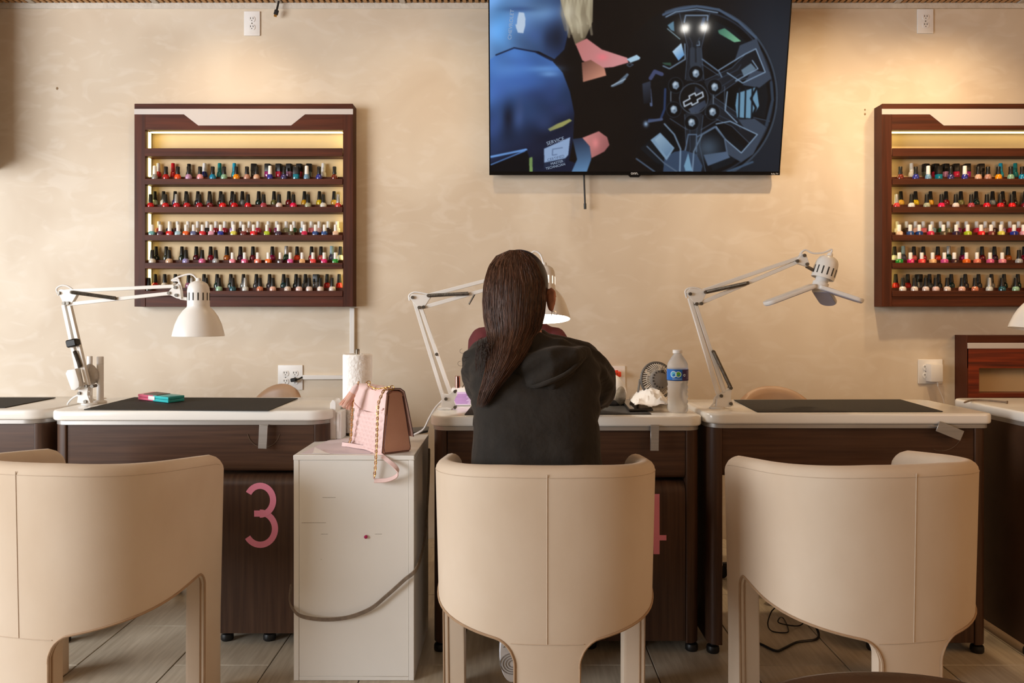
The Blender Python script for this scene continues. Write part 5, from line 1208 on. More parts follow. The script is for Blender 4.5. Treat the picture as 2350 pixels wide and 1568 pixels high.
# lotion box with purple label
lb_ = thing('label_box', 'white box with purple printed label left of the client', 'box', dt(1058, 932, H4))
Dl = dt(1058, 932, H4).y; xl, xr = wx(1036, Dl), wx(1082, Dl)
MB().box(xl, xr, Dl, Dl+0.05, H4+0.0008, wz(891, Dl), 0.003, 2).build('box_body', M_whitep, lb_)
MB().box(xl+0.004, xr-0.004, Dl-0.0007, Dl, wz(929, Dl), wz(900, Dl)).build('label_panel', mat('pale_purple_print', (226, 200, 232), 0.7, col2=(220, 192, 228), scale=20), lb_, smooth=False)
for k in range(8):
    y_ = 905+k*2.8; MB().box(xl+0.006, xr-0.010-0.004*(k % 3), Dl-0.0011, Dl-0.0006, wz(y_+1.2, Dl), wz(y_, Dl)).build('print_line', mat('purple_ink', (170, 96, 186), 0.7, col2=(160, 88, 176), scale=20), lb_, smooth=False)
pk = thing('lipstick_tube', 'metallic pink tube standing behind the purple-label box', 'cosmetic tube', (wx(1050, 2.79), 2.79, H4))
M_rose = mat('rose_chrome', (220, 168, 160), 0.15, 1.0, col2=(206, 150, 142), scale=20)
MB().lathe([(0.0105, 0.0006), (0.0105, 0.06), (0.0095, 0.062)], 18, Matrix.Translation((wx(1050, 2.79), 2.79, H4))).build('tube_body', M_rose, pk)
MB().lathe([(0.0092, 0.0622), (0.0092, 0.105), (0.008, 0.1065)], 18, Matrix.Translation((wx(1050, 2.79), 2.79, H4))).build('tube_cap', M_rose, pk)
MB().tube([P(1060, 892, 2.80), P(1069, 874, 2.80)], 0.0012, 6).build('applicator', M_blackp, pk)
# phone
ph = thing('mobile_phone', 'black mobile phone lying right of the client', 'phone', dt(1455, 945, H4))
pp = [dt(1444, 948.5, H4), dt(1499, 947, H4), dt(1476, 923, H4), dt(1424, 924, H4)]
pp = [(p.x, p.y) for p in pp]
MB().prism(pp, H4+0.004, H4+0.0125, 'z', bevel=0.003).build('case', M_blackp, ph)
ce_ = (sum(p[0] for p in pp)/4, sum(p[1] for p in pp)/4)
MB().prism([(ce_[0]+(p[0]-ce_[0])*0.93, ce_[1]+(p[1]-ce_[1])*0.94) for p in pp], H4+0.0123, H4+0.0131, 'z').build('screen', M_glassblk, ph)
# crumpled tissue
ts = MB(); n = 22; vs = []; fs = []
for j in range(n+1):
    for i in range(n+1):
        x, y = i/n, j/n
        px = 1450+88*x+6*math.sin(y*5+1)-14*(1-y)*x; py = 947-24*y-4*math.sin(x*7)*y
        p = dt(px, py, H4); hgt = 0.018+0.030*math.exp(-((x-0.62)**2/0.06+(y-0.6)**2/0.12))+0.010*math.sin(9*x+4*y)*math.sin(6*y+2)+0.016*(0.5-abs(noise.noise(Vector((x*5, y*5, 2)))))+0.010*(0.4-abs(noise.noise(Vector((x*10, y*10, 5)))))
        ed = min(x, 1-x, y, 1-y); vs.append(p+Vector((0, 0, 0.0150+max(0.0, hgt)*min(1, 0.35+ed*4))))
for j in range(n):
    for i in range(n): fs.append((j*(n+1)+i, j*(n+1)+i+1, (j+1)*(n+1)+i+1, (j+1)*(n+1)+i))
ts.raw(vs, fs); o = ts.build('tissue', M_paper); tag(o, 'crumpled white tissue lying across the phone', 'tissue')
sm = o.modifiers.new('thickness', 'SOLIDIFY'); sm.thickness = 0.0008
# water bottle
wb = thing('water_bottle', 'clear plastic water bottle with blue and purple label', 'bottle', dt(1555, 948, H4))
q_ = dt(1555, 946, H4); Dw = q_.y; Mw = Matrix.Translation((wx(1555, Dw), Dw, H4+0.0006)); sc_ = Dw/F
def wbz(py): return wz(py, Dw)-H4
prof = [(0.020, 0.002), (0.031, 0.0), (0.0345, 0.006), (0.0350, 0.016)]
for k in range(5): z = 0.020+k*0.016; prof += [(0.0350, z), (0.0325, z+0.008)]
prof += [(0.0345, 0.102), (0.0352, 0.110), (0.0352, wbz(843)), (0.0335, wbz(835)), (0.028, wbz(828)), (0.019, wbz(819)), (0.0135, wbz(814)), (0.0135, wbz(811.5))]
MB().lathe([(r_*0.99, z) for r_, z in prof], 40, Mw).build('bottle_body', M_clear, wb, angle=60)
MB().lathe([(0.0158, wbz(811.3)), (0.0162, wbz(810.5)), (0.0162, wbz(804.5)), (0.0145, wbz(803.5))], 28, Mw).build('cap', M_whitep, wb)
def wrap(name, a0, a1, z0, z1, m_, par, r_=0.0356, n=20):
    vs = []; fs = []
    for k in range(n+1):
        a = math.radians(a0+(a1-a0)*k/n)
        for z in (z0, z1): vs.append(Mw @ Vector((r_*math.sin(a), -r_*math.cos(a), z)))
    for k in range(n): fs.append((2*k, 2*k+2, 2*k+3, 2*k+1))
    mm = MB(); mm.raw(vs, fs); return mm.build(name, m_, par, fix=False)
z0, z1 = wbz(872), wbz(847)
lab = wrap('label_band', -180, 180, z0, z1, mat('blue_label', (26, 104, 190), 0.35, col2=(20, 92, 176), scale=12), wb, n=60)
wrap('purple_panel', 14, 150, z0+0.0003, z1-0.0003, mat('purple_label', (66, 44, 92), 0.4, col2=(58, 38, 84), scale=12), lab, 0.0359)
wrap('label_edge', -180, 180, z0-0.0015, z0+0.0002, mat('navy_print', (24, 20, 60), 0.4, col2=(28, 24, 66), scale=12), lab, 0.0358, 60)
def disc(name, ang, z, r_, m_, rad, ring=False):
    vs = []; n = 24; c = math.radians(ang); fs = []
    for k in range(n):
        a = 2*PI*k/n; th = c+r_*math.cos(a)/rad; vs.append(Mw @ Vector((rad*math.sin(th), -rad*math.cos(th), z+r_*math.sin(a))))
    mm = MB()
    if ring:
        n_ = len(vs)
        for k in range(n):
            a = 2*PI*k/n; th = c+r_*0.8*math.cos(a)/rad; vs.append(Mw @ Vector((rad*math.sin(th), -rad*math.cos(th), z+r_*0.8*math.sin(a))))
        fs = [(k, (k+1) % n, n+(k+1) % n, n+k) for k in range(n)]
    else: fs = [tuple(range(n))]
    mm.raw(vs, fs); return mm.build(name, m_, lab, fix=False, smooth=False)
zm = (z0+z1)/2+0.002; M_lw = mat('white_ink', (226, 236, 244), 0.5, col2=(218, 230, 240), scale=12); M_lg = mat('green_ink', (98, 176, 40), 0.5, col2=(88, 166, 34), scale=12)
disc('badge', -34, zm, 0.0100, mat('cyan_ink', (96, 190, 222), 0.5, col2=(86, 180, 214), scale=12), 0.0362); disc('badge_ring', -34, zm, 0.0108, M_lw, 0.0363, True)
disc('badge', -8, zm, 0.0092, M_lg, 0.0362); disc('badge_ring', -8, zm, 0.0100, M_lw, 0.0363, True)
for k in range(3):
    a = 2*PI*k/3+PI/2; zc_ = zm-0.003; th = math.radians(25)
    p0 = Vector((0.0365*math.sin(th+0.0042*math.cos(a-0.8)/0.036), -0.0365*math.cos(th+0.0042*math.cos(a-0.8)/0.036), zc_+0.0042*math.sin(a-0.8))); p1 = Vector((0.0365*math.sin(th+0.0042*math.cos(a+0.8)/0.036), -0.0365*math.cos(th+0.0042*math.cos(a+0.8)/0.036), zc_+0.0042*math.sin(a+0.8)))
    MB().tube([Mw @ p0, Mw @ p1], [0.0012, 0.0006], 6).build('recycling_arrow', M_lw, lab)
for k in range(6): wrap('print_line', 42, 74, z0+0.006+k*0.0045, z0+0.0072+k*0.0045, mat('grey_ink', (150, 140, 160), 0.5, col2=(142, 132, 152), scale=12), lab, 0.0362, 6)
wrap('print_line', -40, 10, z0+0.004, z0+0.0052, M_lw, lab, 0.0359, 8)
# small grey fan behind the bottle
Df = 2.80; fc = P(1507, 873, Df); fn = thing('desk_fan', 'small round grey desk fan half hidden by the water bottle', 'fan', (fc.x, Df, H4))
Rf = 0.063; Mf = Matrix.Translation(fc) @ Matrix.Rotation(-0.18, 4, 'X') @ Matrix.Rotation(0.30, 4, 'Z') @ Matrix.Rotation(PI/2, 4, 'X')
MB().tube([Mf @ Vector((Rf*math.cos(a), Rf*math.sin(a), 0.004)) for a in [2*PI*k/48 for k in range(48)]], 0.0052, 10, closed=True).build('outer_ring', M_greyd, fn)
g_ = MB()
for k in range(44):
    a = 2*PI*k/44; g_.tube([Mf @ Vector((0.030*math.cos(a), 0.030*math.sin(a), 0.018)), Mf @ Vector((0.048*math.cos(a+0.12), 0.048*math.sin(a+0.12), 0.014)), Mf @ Vector((Rf*math.cos(a+0.2), Rf*math.sin(a+0.2), 0.006))], 0.0017, 5)
g_.tube([Mf @ Vector((0.047*math.cos(a), 0.047*math.sin(a), 0.0145)) for a in [2*PI*k/40 for k in range(40)]], 0.0011, 5, closed=True)
g_.build('rear_grille', mat('pale_grille', (190, 180, 166), 0.5, col2=(180, 170, 156), scale=20), fn)
MB().lathe([(0.034, 0.006), (0.036, 0.012), (0.034, 0.026), (0.028, 0.030), (0.0, 0.031)], 36, Mf, cap=False).build('motor_housing', M_grey, fn)
for k in range(11):
    a = 2*PI*k/16+1.0; MB().ball(Mf @ Vector((0.0285*math.cos(a), 0.0285*math.sin(a), 0.0292)), 0.0034, 0.0022, 0.0034, 8, 6).build('vent_hole', M_slot, fn)
MB().box(0.002, 0.014, 0.024, 0.034, 0.026, 0.0315, 0.001, 1, Mf).build('switch', M_slot, fn)
M_blade = mat('fan_blade', (132, 116, 98), 0.5, col2=(120, 104, 88), scale=15)
for k in range(5):
    a0 = 2*PI*k/5; vs = []; fs = []
    for i in range(9):
        q_ = i/8; an = a0+1.15*q_
        for r_ in (0.012, 0.034, 0.056): vs.append(Mf @ Vector((r_*math.cos(an), r_*math.sin(an), -0.012+0.012*q_)))
        for r_ in (0.012, 0.034, 0.056): vs.append(Mf @ Vector((r_*math.cos(an), r_*math.sin(an), -0.0135+0.012*q_)))
    for i in range(8):
        for j in (0, 1, 3, 4): fs.append((i*6+j, i*6+j+1, i*6+6+j+1, i*6+6+j))
    m = MB(); m.raw(vs, fs); m.build('blade', M_blade, fn, fix=False)
MB().tube([Mf @ Vector((-Rf-0.006, 0, 0.004)), Vector((fc.x-Rf-0.006, Df, H4+0.03)), Vector((fc.x-Rf*0.9, Df, H4+0.004)), Vector((fc.x+Rf*0.9, Df, H4+0.004)), Vector((fc.x+Rf+0.006, Df, H4+0.03)), Mf @ Vector((Rf+0.006, 0, 0.004))], 0.004, 8).build('stand', M_grey, fn)
# white electric file / dryer behind the sleeve
nd = thing('nail_lamp', 'white rounded nail lamp with grey window behind the client sleeve', 'nail lamp', dt(1410, 922, H4))
Dn = 2.80
MB().ball(P(1398, 902, Dn), 0.062, 0.05, 0.070, 24, 16).build('dome', M_white, nd); nd.location.z = H4; WORLD[nd.name] = Matrix.Translation(nd.location)
MB().ball(P(1420, 908, Dn-0.022), 0.026, 0.030, 0.040, 20, 12, Matrix.Rotation(-0.35, 3, 'Z')).build('window', mat('smoked_window', (122, 112, 98), 0.25, col2=(150, 138, 120), scale=40, bump=0.3, bscale=60), nd)
MB().lathe([(0.05, 0.0008), (0.052, 0.010), (0.046, 0.03)], 28, Matrix.Translation((wx(1398, Dn), Dn, H4))).build('foot_ring', M_blackp, nd)
# black cord over the desk edge between the fourth and fifth desk
ck = tag(MB().tube(smooth_path([dt(1574, 920, H4)+Vector((0, 0, .004)), dt(1588, 929, H4)+Vector((0, 0, .004)), dt(1603, 938, H4)+Vector((0, 0, .004)), dt(1614, 944, H4)+Vector((0, 0, 0.003))]), 0.0032, 7).build('black_cord', M_blackp), 'black cord running right of the water bottle across the desk', 'cord')
wcord = tag(MB().tube(smooth_path([P(1619, 1100, 2.62), P(1625, 1118, 2.61), P(1629, 1140, 2.61), P(1625, 1162, 2.61), P(1619, 1176, 2.62)]), 0.0028, 7).build('white_cord', M_whitep), 'white cord bowing out in the gap between the two right desks', 'cord')
# grey handle lying on the last desk
gk = tag(MB().tube(smooth_path([Vector(dt(2212, 927, 0.785))+Vector((0, 0, .004)), Vector(dt(2232, 922, 0.785))+Vector((0, 0, .005)), Vector(dt(2265, 923, 0.785))+Vector((0, 0, .006)), Vector(dt(2312, 927, 0.785))+Vector((0, 0, .005))]), [0.0012]+[0.0035]*17+[0.006], 8).build('brush', M_cord), 'grey curved brush lying on the last desk', 'brush')
# adapter and loose wires under the right-hand desk
ps = thing('power_adapter', 'black power adapter hanging with loose wires under the right desk', 'adapter', P(1780, 1385, 2.62))
MB().prism([(wx(a_, 2.62), wz(b__, 2.62)) for a_, b__ in ((1766, 1350), (1795, 1358), (1794, 1378), (1780, 1384), (1769, 1378))], 2.60, 2.64, bevel=0.003).build('adapter_body', M_blackp, ps)
MB().box(wx(1744, 2.66), wx(1764, 2.66), 2.64, 2.70, wz(1369, 2.66), wz(1330, 2.66), 0.003, 1).build('junction_box', M_alu, ps)
fz = 0.004
def fd(px, py): 
    D = F*(CH-fz)/(py-HY); return Vector((wx(px, D), D, fz))
MB().tube(smooth_path([P(1781, 1383, 2.62), P(1782, 1392, 2.62), P(1770, 1405, 2.63), P(1762, 1432, 2.66), fd(1772, 1449), fd(1806, 1452), fd(1808, 1440), fd(1798, 1420), P(1790, 1418, 2.7), P(1788, 1430, 2.69), fd(1830, 1437), P(1846, 1425, 2.74), P(1848, 1398, 2.74)]), 0.0022, 7).build('thin_wire', M_blackp, ps)
MB().tube(smooth_path([P(1850, 1396, 2.70), P(1864, 1425, 2.68), fd(1878, 1452), fd(1872, 1468), fd(1830, 1474), fd(1800, 1488), fd(1780, 1494), fd(1745, 1478), fd(1700, 1462)]), 0.004, 8).build('thick_wire', M_blackp, ps)
# ---------------------------------------------------------------- client seen from behind
def vcol(me, name, fn):
    ca_ = me.color_attributes.new(name, 'FLOAT_COLOR', 'POINT'); arr = []
    for v in me.vertices: arr += list(fn(v.co))+[1.0]
    ca_.data.foreach_set('color', arr)
def hand(mb, wrist, direc, palm_n, s=1.0):
    """palm and five bent fingers, all sinking into the wrist"""
    d = Vector(direc).normalized(); n = Vector(palm_n); n = (n-d*n.dot(d)).normalized(); sd = d.cross(n)
    w0 = Vector(wrist)
    for k in range(4):
        o_ = (k-1.5)*0.019*s; mb.limb([w0+sd*o_*0.5, w0+d*0.045*s+sd*o_*0.9, w0+d*0.085*s+sd*o_], [0.016*s, 0.015*s, 0.012*s], 8)
        L = (0.068, 0.078, 0.073, 0.057)[k]*s; b = w0+d*0.088*s+sd*o_
        mb.limb([b, b+d*L*0.42-n*0.006*s, b+d*L*0.75-n*0.018*s, b+d*L*0.92-n*0.034*s], [0.0092*s, 0.0086*s, 0.0080*s, 0.0072*s], 8)
    b = w0+d*0.022*s-sd*0.028*s
    mb.limb([b, b+d*0.030*s-sd*0.022*s-n*0.006*s, b+d*0.056*s-sd*0.030*s-n*0.014*s, b+d*0.074*s-sd*0.030*s-n*0.020*s], [0.014*s, 0.0115*s, 0.0098*s, 0.0085*s], 8)
def head(mb, c, s=1.0, R=None):
    """skull, jaw, nose, ears; faces +y"""
    R = R or Matrix.Identity(3)
    def q(x, y, z): return Vector(c)+R @ (Vector((x, y, z))*s)
    mb.ball(q(0, -0.008, 0.022), 0.076*s, 0.094*s, 0.092*s, 20, 14, R); mb.ball(q(0, 0.030, -0.040), 0.058*s, 0.058*s, 0.070*s, 18, 12, R)
    mb.ball(q(0, 0.058, -0.085), 0.030*s, 0.026*s, 0.022*s, 12, 8, R)
    mb.limb([q(0, 0.088, 0.012), q(0, 0.106, -0.028)], [0.010*s, 0.0135*s], 8)
    mb.ball(q(0, 0.086, -0.062), 0.024*s, 0.010*s, 0.008*s, 10, 6, R)
    for sx in (-1, 1):
        mb.ball(q(sx*0.082, -0.010, -0.030), 0.010*s, 0.018*s, 0.033*s, 10, 10, R); mb.limb([q(sx*0.088, -0.016, 0.000), q(sx*0.096, -0.030, -0.014), q(sx*0.094, -0.028, -0.036), q(sx*0.085, -0.012, -0.060)], [0.0055*s]*4, 6)
        mb.ball(q(sx*0.030, 0.078, 0.016), 0.016*s, 0.010*s, 0.010*s, 10, 6, R)
    mb.limb([q(0, -0.012, -0.05), q(0, -0.022, -0.135)], [0.050*s, 0.054*s], 14)

HC = P(1192, 672, 2.16)
RH = Matrix.Rotation(math.radians(-4), 3, 'Y') @ Matrix.Rotation(math.radians(-14), 3, 'X')
bx0 = wx(1228, 2.15)                                      # middle of the back
client = thing('person', 'seated person in black hooded sweatshirt with long brown hair, seen from behind', 'person', (bx0, 2.12, 0))
shR, shL = Vector((bx0+0.138, 2.19, 0.962)), Vector((bx0-0.146, 2.19, 0.962))
elR, elL = Vector((0.268, 2.54, 0.828)), Vector((-0.072, 2.54, 0.828))
wrR, wrL = Vector((0.125, 2.735, 0.822)), Vector((-0.005, 2.75, 0.822))
hipR, hipL = Vector((bx0+0.095, 2.10, 0.54)), Vector((bx0-0.095, 2.10, 0.54))
knR, knL = Vector((bx0+0.12, 2.48, 0.535)), Vector((bx0-0.11, 2.48, 0.535))
anL, anR = Vector((wx(1180, 2.2), 2.30, 0.235)), Vector((bx0+0.11, 2.52, 0.10))
m = MB(); head(m, HC, 1.0, RH)
nk = HC+Vector((0.004, 0.01, -0.11))
m.limb([HC+Vector((0, -0.01, -0.05)), nk, Vector((bx0-0.012, 2.175, 1.0))], [0.046, 0.046, 0.056], 14)
m.rings([(Vector((bx0, 2.11, 0.50)), 0.165, 0.115), (Vector((bx0, 2.10, 0.60)), 0.145, 0.10), (Vector((bx0, 2.10, 0.72)), 0.132, 0.09), (Vector((bx0, 2.13, 0.86)), 0.150, 0.095), (Vector((bx0, 2.16, 0.96)), 0.155, 0.085), (Vector((bx0, 2.17, 1.01)), 0.10, 0.06)])
for a, b, c, dn in ((shR, elR, wrR, 1), (shL, elL, wrL, -1)):
    m.limb([a, a.lerp(b, .5), b], [0.052, 0.045, 0.038]); m.limb([b, b.lerp(c, .4), c], [0.038, 0.036, 0.026])
    hand(m, c, (Vector((0.05, 2.95, 0.82))-c)+Vector((0, 0.02, 0)), (0, 0, 1), 0.92)
for a, b, c in ((hipR, knR, anR), (hipL, knL, anL)):
    m.limb([a, a.lerp(b, .5), b], [0.085, 0.075, 0.056]); m.limb([b, b.lerp(c, .35), c], [0.054, 0.052, 0.034])
body = link('body', remeshed(m, 'body', 0.0042, 4, 0.5), M_skin, client)
# sweatshirt: torso and sleeves, one surface with gentle folds
m = MB()
m.rings([(Vector((bx0+0.006, 2.085, 0.515)), 0.178, 0.125), (Vector((bx0+0.006, 2.085, 0.56)), 0.190, 0.135), (Vector((bx0+0.005, 2.085, 0.66)), 0.182, 0.128), (Vector((bx0+0.003, 2.09, 0.74)), 0.172, 0.120), (Vector((bx0+0.001, 2.105, 0.81)), 0.170, 0.116),
         (Vector((bx0, 2.13, 0.88)), 0.178, 0.115), (Vector((bx0, 2.15, 0.945)), 0.182, 0.108), (Vector((bx0, 2.165, 0.99)), 0.168, 0.092), (Vector((bx0-0.008, 2.16, 1.018)), 0.120, 0.075), (Vector((bx0-0.035, 2.15, 1.040)), 0.076, 0.066), (Vector((bx0-0.040, 2.145, 1.058)), 0.062, 0.058)])
m.limb([Vector((bx0+0.02, 2.15, 1.0)), shR+Vector((0.0, -0.01, 0.006))], [0.048, 0.056], 14); m.limb([Vector((bx0-0.04, 2.15, 1.02)), shL+Vector((0.0, -0.01, 0.010))], [0.058, 0.056], 14)
for a, b, c, o_ in ((shR, elR, wrR, 0.008), (shL, elL, wrL, -0.003)):
    e = b+Vector((o_*0.2, 0, 0.004))
    m.limb([a+Vector((o_*0.6, -0.01, -0.012)), a.lerp(b, .35)+Vector((o_*2.2, -0.02, 0.0)), a.lerp(b, .7)+Vector((o_*2, 0, -0.004)), e], [0.060, 0.061, 0.058, 0.054], 16)
    m.limb([e, b.lerp(c, .45)+Vector((0, 0, 0.004)), b.lerp(c, .9)+Vector((0, 0, 0.006))], [0.054, 0.050, 0.040], 16)
hm = remeshed(m, 'hooded_sweatshirt', 0.006, 8, 0.6)
def cloth(p, n_):
    x, y, z = p
    f = 0.0045*noise.noise(Vector((x*9, y*9, z*16+3)))
    f += 0.004*math.sin((z*1.0+0.30*(x-bx0)+0.02*noise.noise(Vector((x*6, 0, z*6))))*95)*math.exp(-((z-0.885)/0.03)**2)*max(0, 1-abs(x-bx0+0.09)/0.13)
    if z < 0.80: f += 0.0045*math.sin((x+0.55*z)*48)*math.exp(-((z-0.72)/0.06)**2)*min(1, abs(x-bx0)/0.12)
    arm = max(0.0, abs(x-bx0)-0.14)/0.06
    f += 0.0045*min(1, arm)*math.sin((z+0.5*y)*110+4*noise.noise(Vector((x*5, y*5, z*5))))*(1 if z > 0.8 else 0)
    return p+n_*f
displace(hm, cloth)
sw = link('hooded_sweatshirt', hm, M_hood, client)
# the hood lying on the back
m = MB(); Dk = 2.045
def hp(px, py, dy=0.0): return P(px, py, Dk+dy)
m.limb([hp(1165, 798, .05), hp(1215, 788, .040), hp(1268, 800, .060), hp(1320, 814, .095), hp(1350, 822, .12)], [0.022, 0.034, 0.034, 0.028, 0.016], 14)
m.limb([hp(1168, 838, .035), hp(1210, 838, .01), hp(1260, 832, .005), hp(1310, 822, .03), hp(1345, 812, .08)], [0.018, 0.034, 0.040, 0.034, 0.020], 14)
m.limb([hp(1190, 858, .02), hp(1225, 872, -.002), hp(1262, 872, -.006), hp(1300, 850, .02), hp(1338, 822, .07)], [0.014, 0.024, 0.029, 0.026, 0.016], 14)
m.limb([hp(1205, 870, .022), hp(1235, 890, .006), hp(1258, 901, .006)], [0.012, 0.020, 0.015], 12)
m.limb([hp(1258, 870, .0), hp(1261, 905, .004)], [0.020, 0.013], 12)
hd = remeshed(m, 'hood', 0.005, 9, 0.6)
displace(hd, lambda p, n_: p+n_*(0.003*noise.noise(p*22)+0.0025*math.sin((p.z*0.9-p.x*0.55)*120)))
ho = link('hood', hd, M_hood, sw)
# raised hem of the hood opening and its seam
MB().tube(smooth_path([hp(1158, 862, .028), hp(1190, 880, .005), hp(1230, 885, -.022), hp(1262, 876, -.032), hp(1300, 858, -.018), hp(1330, 832, .018), hp(1348, 806, .075)]), [0.004]+[0.0062]*35+[0.004], 10).build('hood_hem', M_hood, ho)
# trousers
m = MB(); m.rings([(Vector((bx0, 2.11, 0.478)), 0.16, 0.11), (Vector((bx0, 2.11, 0.53)), 0.176, 0.122), (Vector((bx0, 2.11, 0.60)), 0.160, 0.112)])
for a, b, c in ((hipR, knR, anR), (hipL, knL, anL)):
    m.limb([a, a.lerp(b, .5), b], [0.086, 0.082, 0.064]); m.limb([b, b.lerp(c, .4), b.lerp(c, .93)], [0.062, 0.060, 0.048])
link('trousers', remeshed(m, 'trousers', 0.008, 5), M_trous, client)
# sneakers: the near one stands on its toes with the sole turned to the camera
def sneaker(Ms):
    m = MB(); m.rings([(Vector((0, -0.10, 0.022)), 0.034, 0.030), (Vector((0, -0.10, 0.075)), 0.032, 0.032)], 18)
    m.limb([(0, -0.105, 0.04), (0, -0.03, 0.045), (0, 0.06, 0.035), (0, 0.13, 0.028)], [0.036, 0.040, 0.042, 0.034], 16)
    m.limb([(0, -0.095, 0.05), (0, -0.07, 0.09)], [0.036, 0.034], 14)
    me = remeshed(m, 'upper', 0.006, 4)
    for v in me.vertices: v.co.z = max(v.co.z, 0.012)
    me.transform(Ms); root = link('sneaker', me, M_shoe, client)
    ol = []
    for k in range(40):
        a = 2*PI*k/40; y = 0.155*math.sin(a)+0.01; wdt = 0.040+0.008*math.sin(a)-0.006*math.exp(-((y+0.02)/0.04)**2); ol.append((wdt*math.cos(a)*(1 if abs(math.cos(a)) < 0.99 else 1), y))
    MB().prism(ol, 0.0, 0.026, 'z', bevel=0.004, M=Ms).build('midsole', M_shoe, root)
    MB().prism([(x*0.93, y*0.97) for x, y in ol], -0.004, 0.0005, 'z', bevel=0.001, seg=1, M=Ms).build('outsole', M_sole, root)
    tr_ = MB()
    for r_ in (0.010, 0.018, 0.026, 0.032):
        tr_.tube([Ms @ Vector((r_*math.cos(a), -0.088+r_*math.sin(a), -0.0042)) for a in [2*PI*k/28 for k in range(28)]], 0.0018, 5, closed=True)
    for dx in (-0.022, -0.014, -0.006, 0.006, 0.014, 0.022):
        tr_.tube([Ms @ Vector((dx, -0.050, -0.0042)), Ms @ Vector((dx*0.75, -0.035, -0.0042)), Ms @ Vector((dx*0.75, 0.02, -0.0042)), Ms @ Vector((dx*1.3, 0.04, -0.0042))], 0.0018, 5)
    for r_ in (0.012, 0.020, 0.028, 0.036): tr_.tube([Ms @ Vector((r_*math.cos(a), 0.095+r_*math.sin(a), -0.0042)) for a in [2*PI*k/28 for k in range(28)]], 0.0018, 5, closed=True)
    tr_.build('tread', mat('dark_tread', (126, 118, 112), 0.8, col2=(116, 108, 102), scale=30), root)
tip = Vector((wx(1176, 2.20), 2.325, 0.028))
Rs = Matrix.Rotation(math.radians(-74), 4, 'X')
sneaker(Matrix.Translation(Vector((wx(1180, 2.2), 2.215, 0.0))+Vector((0, 0.02, 0.176))) @ Matrix.Rotation(0.05, 4, 'Y') @ Rs)
sneaker(Matrix.Translation((bx0+0.11, 2.60, 0.0055)) @ Matrix.Rotation(-0.1, 4, 'Z'))
# earring
ec = HC+RH @ Vector((0.088, -0.016, -0.066))+Vector((0.002, -0.008, -0.006))
MB().tube([ec+Vector((math.cos(a)*0.0075, 0.003*math.cos(a), math.sin(a)*0.0085)) for a in [2*PI*k/24 for k in range(24)]], 0.0009, 6, closed=True).build('hoop_earring', mat('silver_hoop', (206, 196, 188), 0.2, 1.0, col2=(190, 180, 172), scale=30), client)

# hair: dark cap plus long strands swept to the left
mh = bpy.data.materials.new('brown_hair'); mh.use_nodes = True; nt = mh.node_tree; b = nt.nodes['Principled BSDF']
at = nt.nodes.new('ShaderNodeAttribute'); at.attribute_name = 'tone'; nt.links.new(at.outputs['Color'], b.inputs['Base Color']); b.inputs['Roughness'].default_value = 0.42; b.inputs['Specular IOR Level'].default_value = 0.35
m = MB(); c = HC+Vector((0, -0.012, 0.018))
m.ball(c+Vector((0.000, 0.006, 0.008)), 0.081, 0.096, 0.094, 24, 18, RH)
m.ball(P(1180, 705, 2.090), 0.066, 0.035, 0.10, 20, 14); m.ball(P(1176, 765, 2.080), 0.062, 0.030, 0.06, 20, 14)
m.limb([P(1225, 650, 2.11), P(1240, 690, 2.11), P(1238, 735, 2.11)], [0.020, 0.019, 0.012], 12)
capm = remeshed(m, 'hair_cap', 0.006, 6)
for v in capm.vertices:                                   # keep the face free
    d = v.co-HC
    if d.y > 0.045 and d.z < 0.055: v.co.y = HC.y+0.045-0.2*(d.y-0.045)
hc_lin, hl, hr = np.array(lin((44, 26, 17))), np.array(lin((120, 82, 60))), np.array(lin((104, 60, 36)))
vcol(capm, 'tone', lambda p: hc_lin*(0.9+0.5*noise.noise(p*30)))
hair = link('hair', capm, mh, client)
rng = random.Random(11)
def zx(X_, Y_, D): return P(920+X_/2.8, 540+Y_/2.8, D)
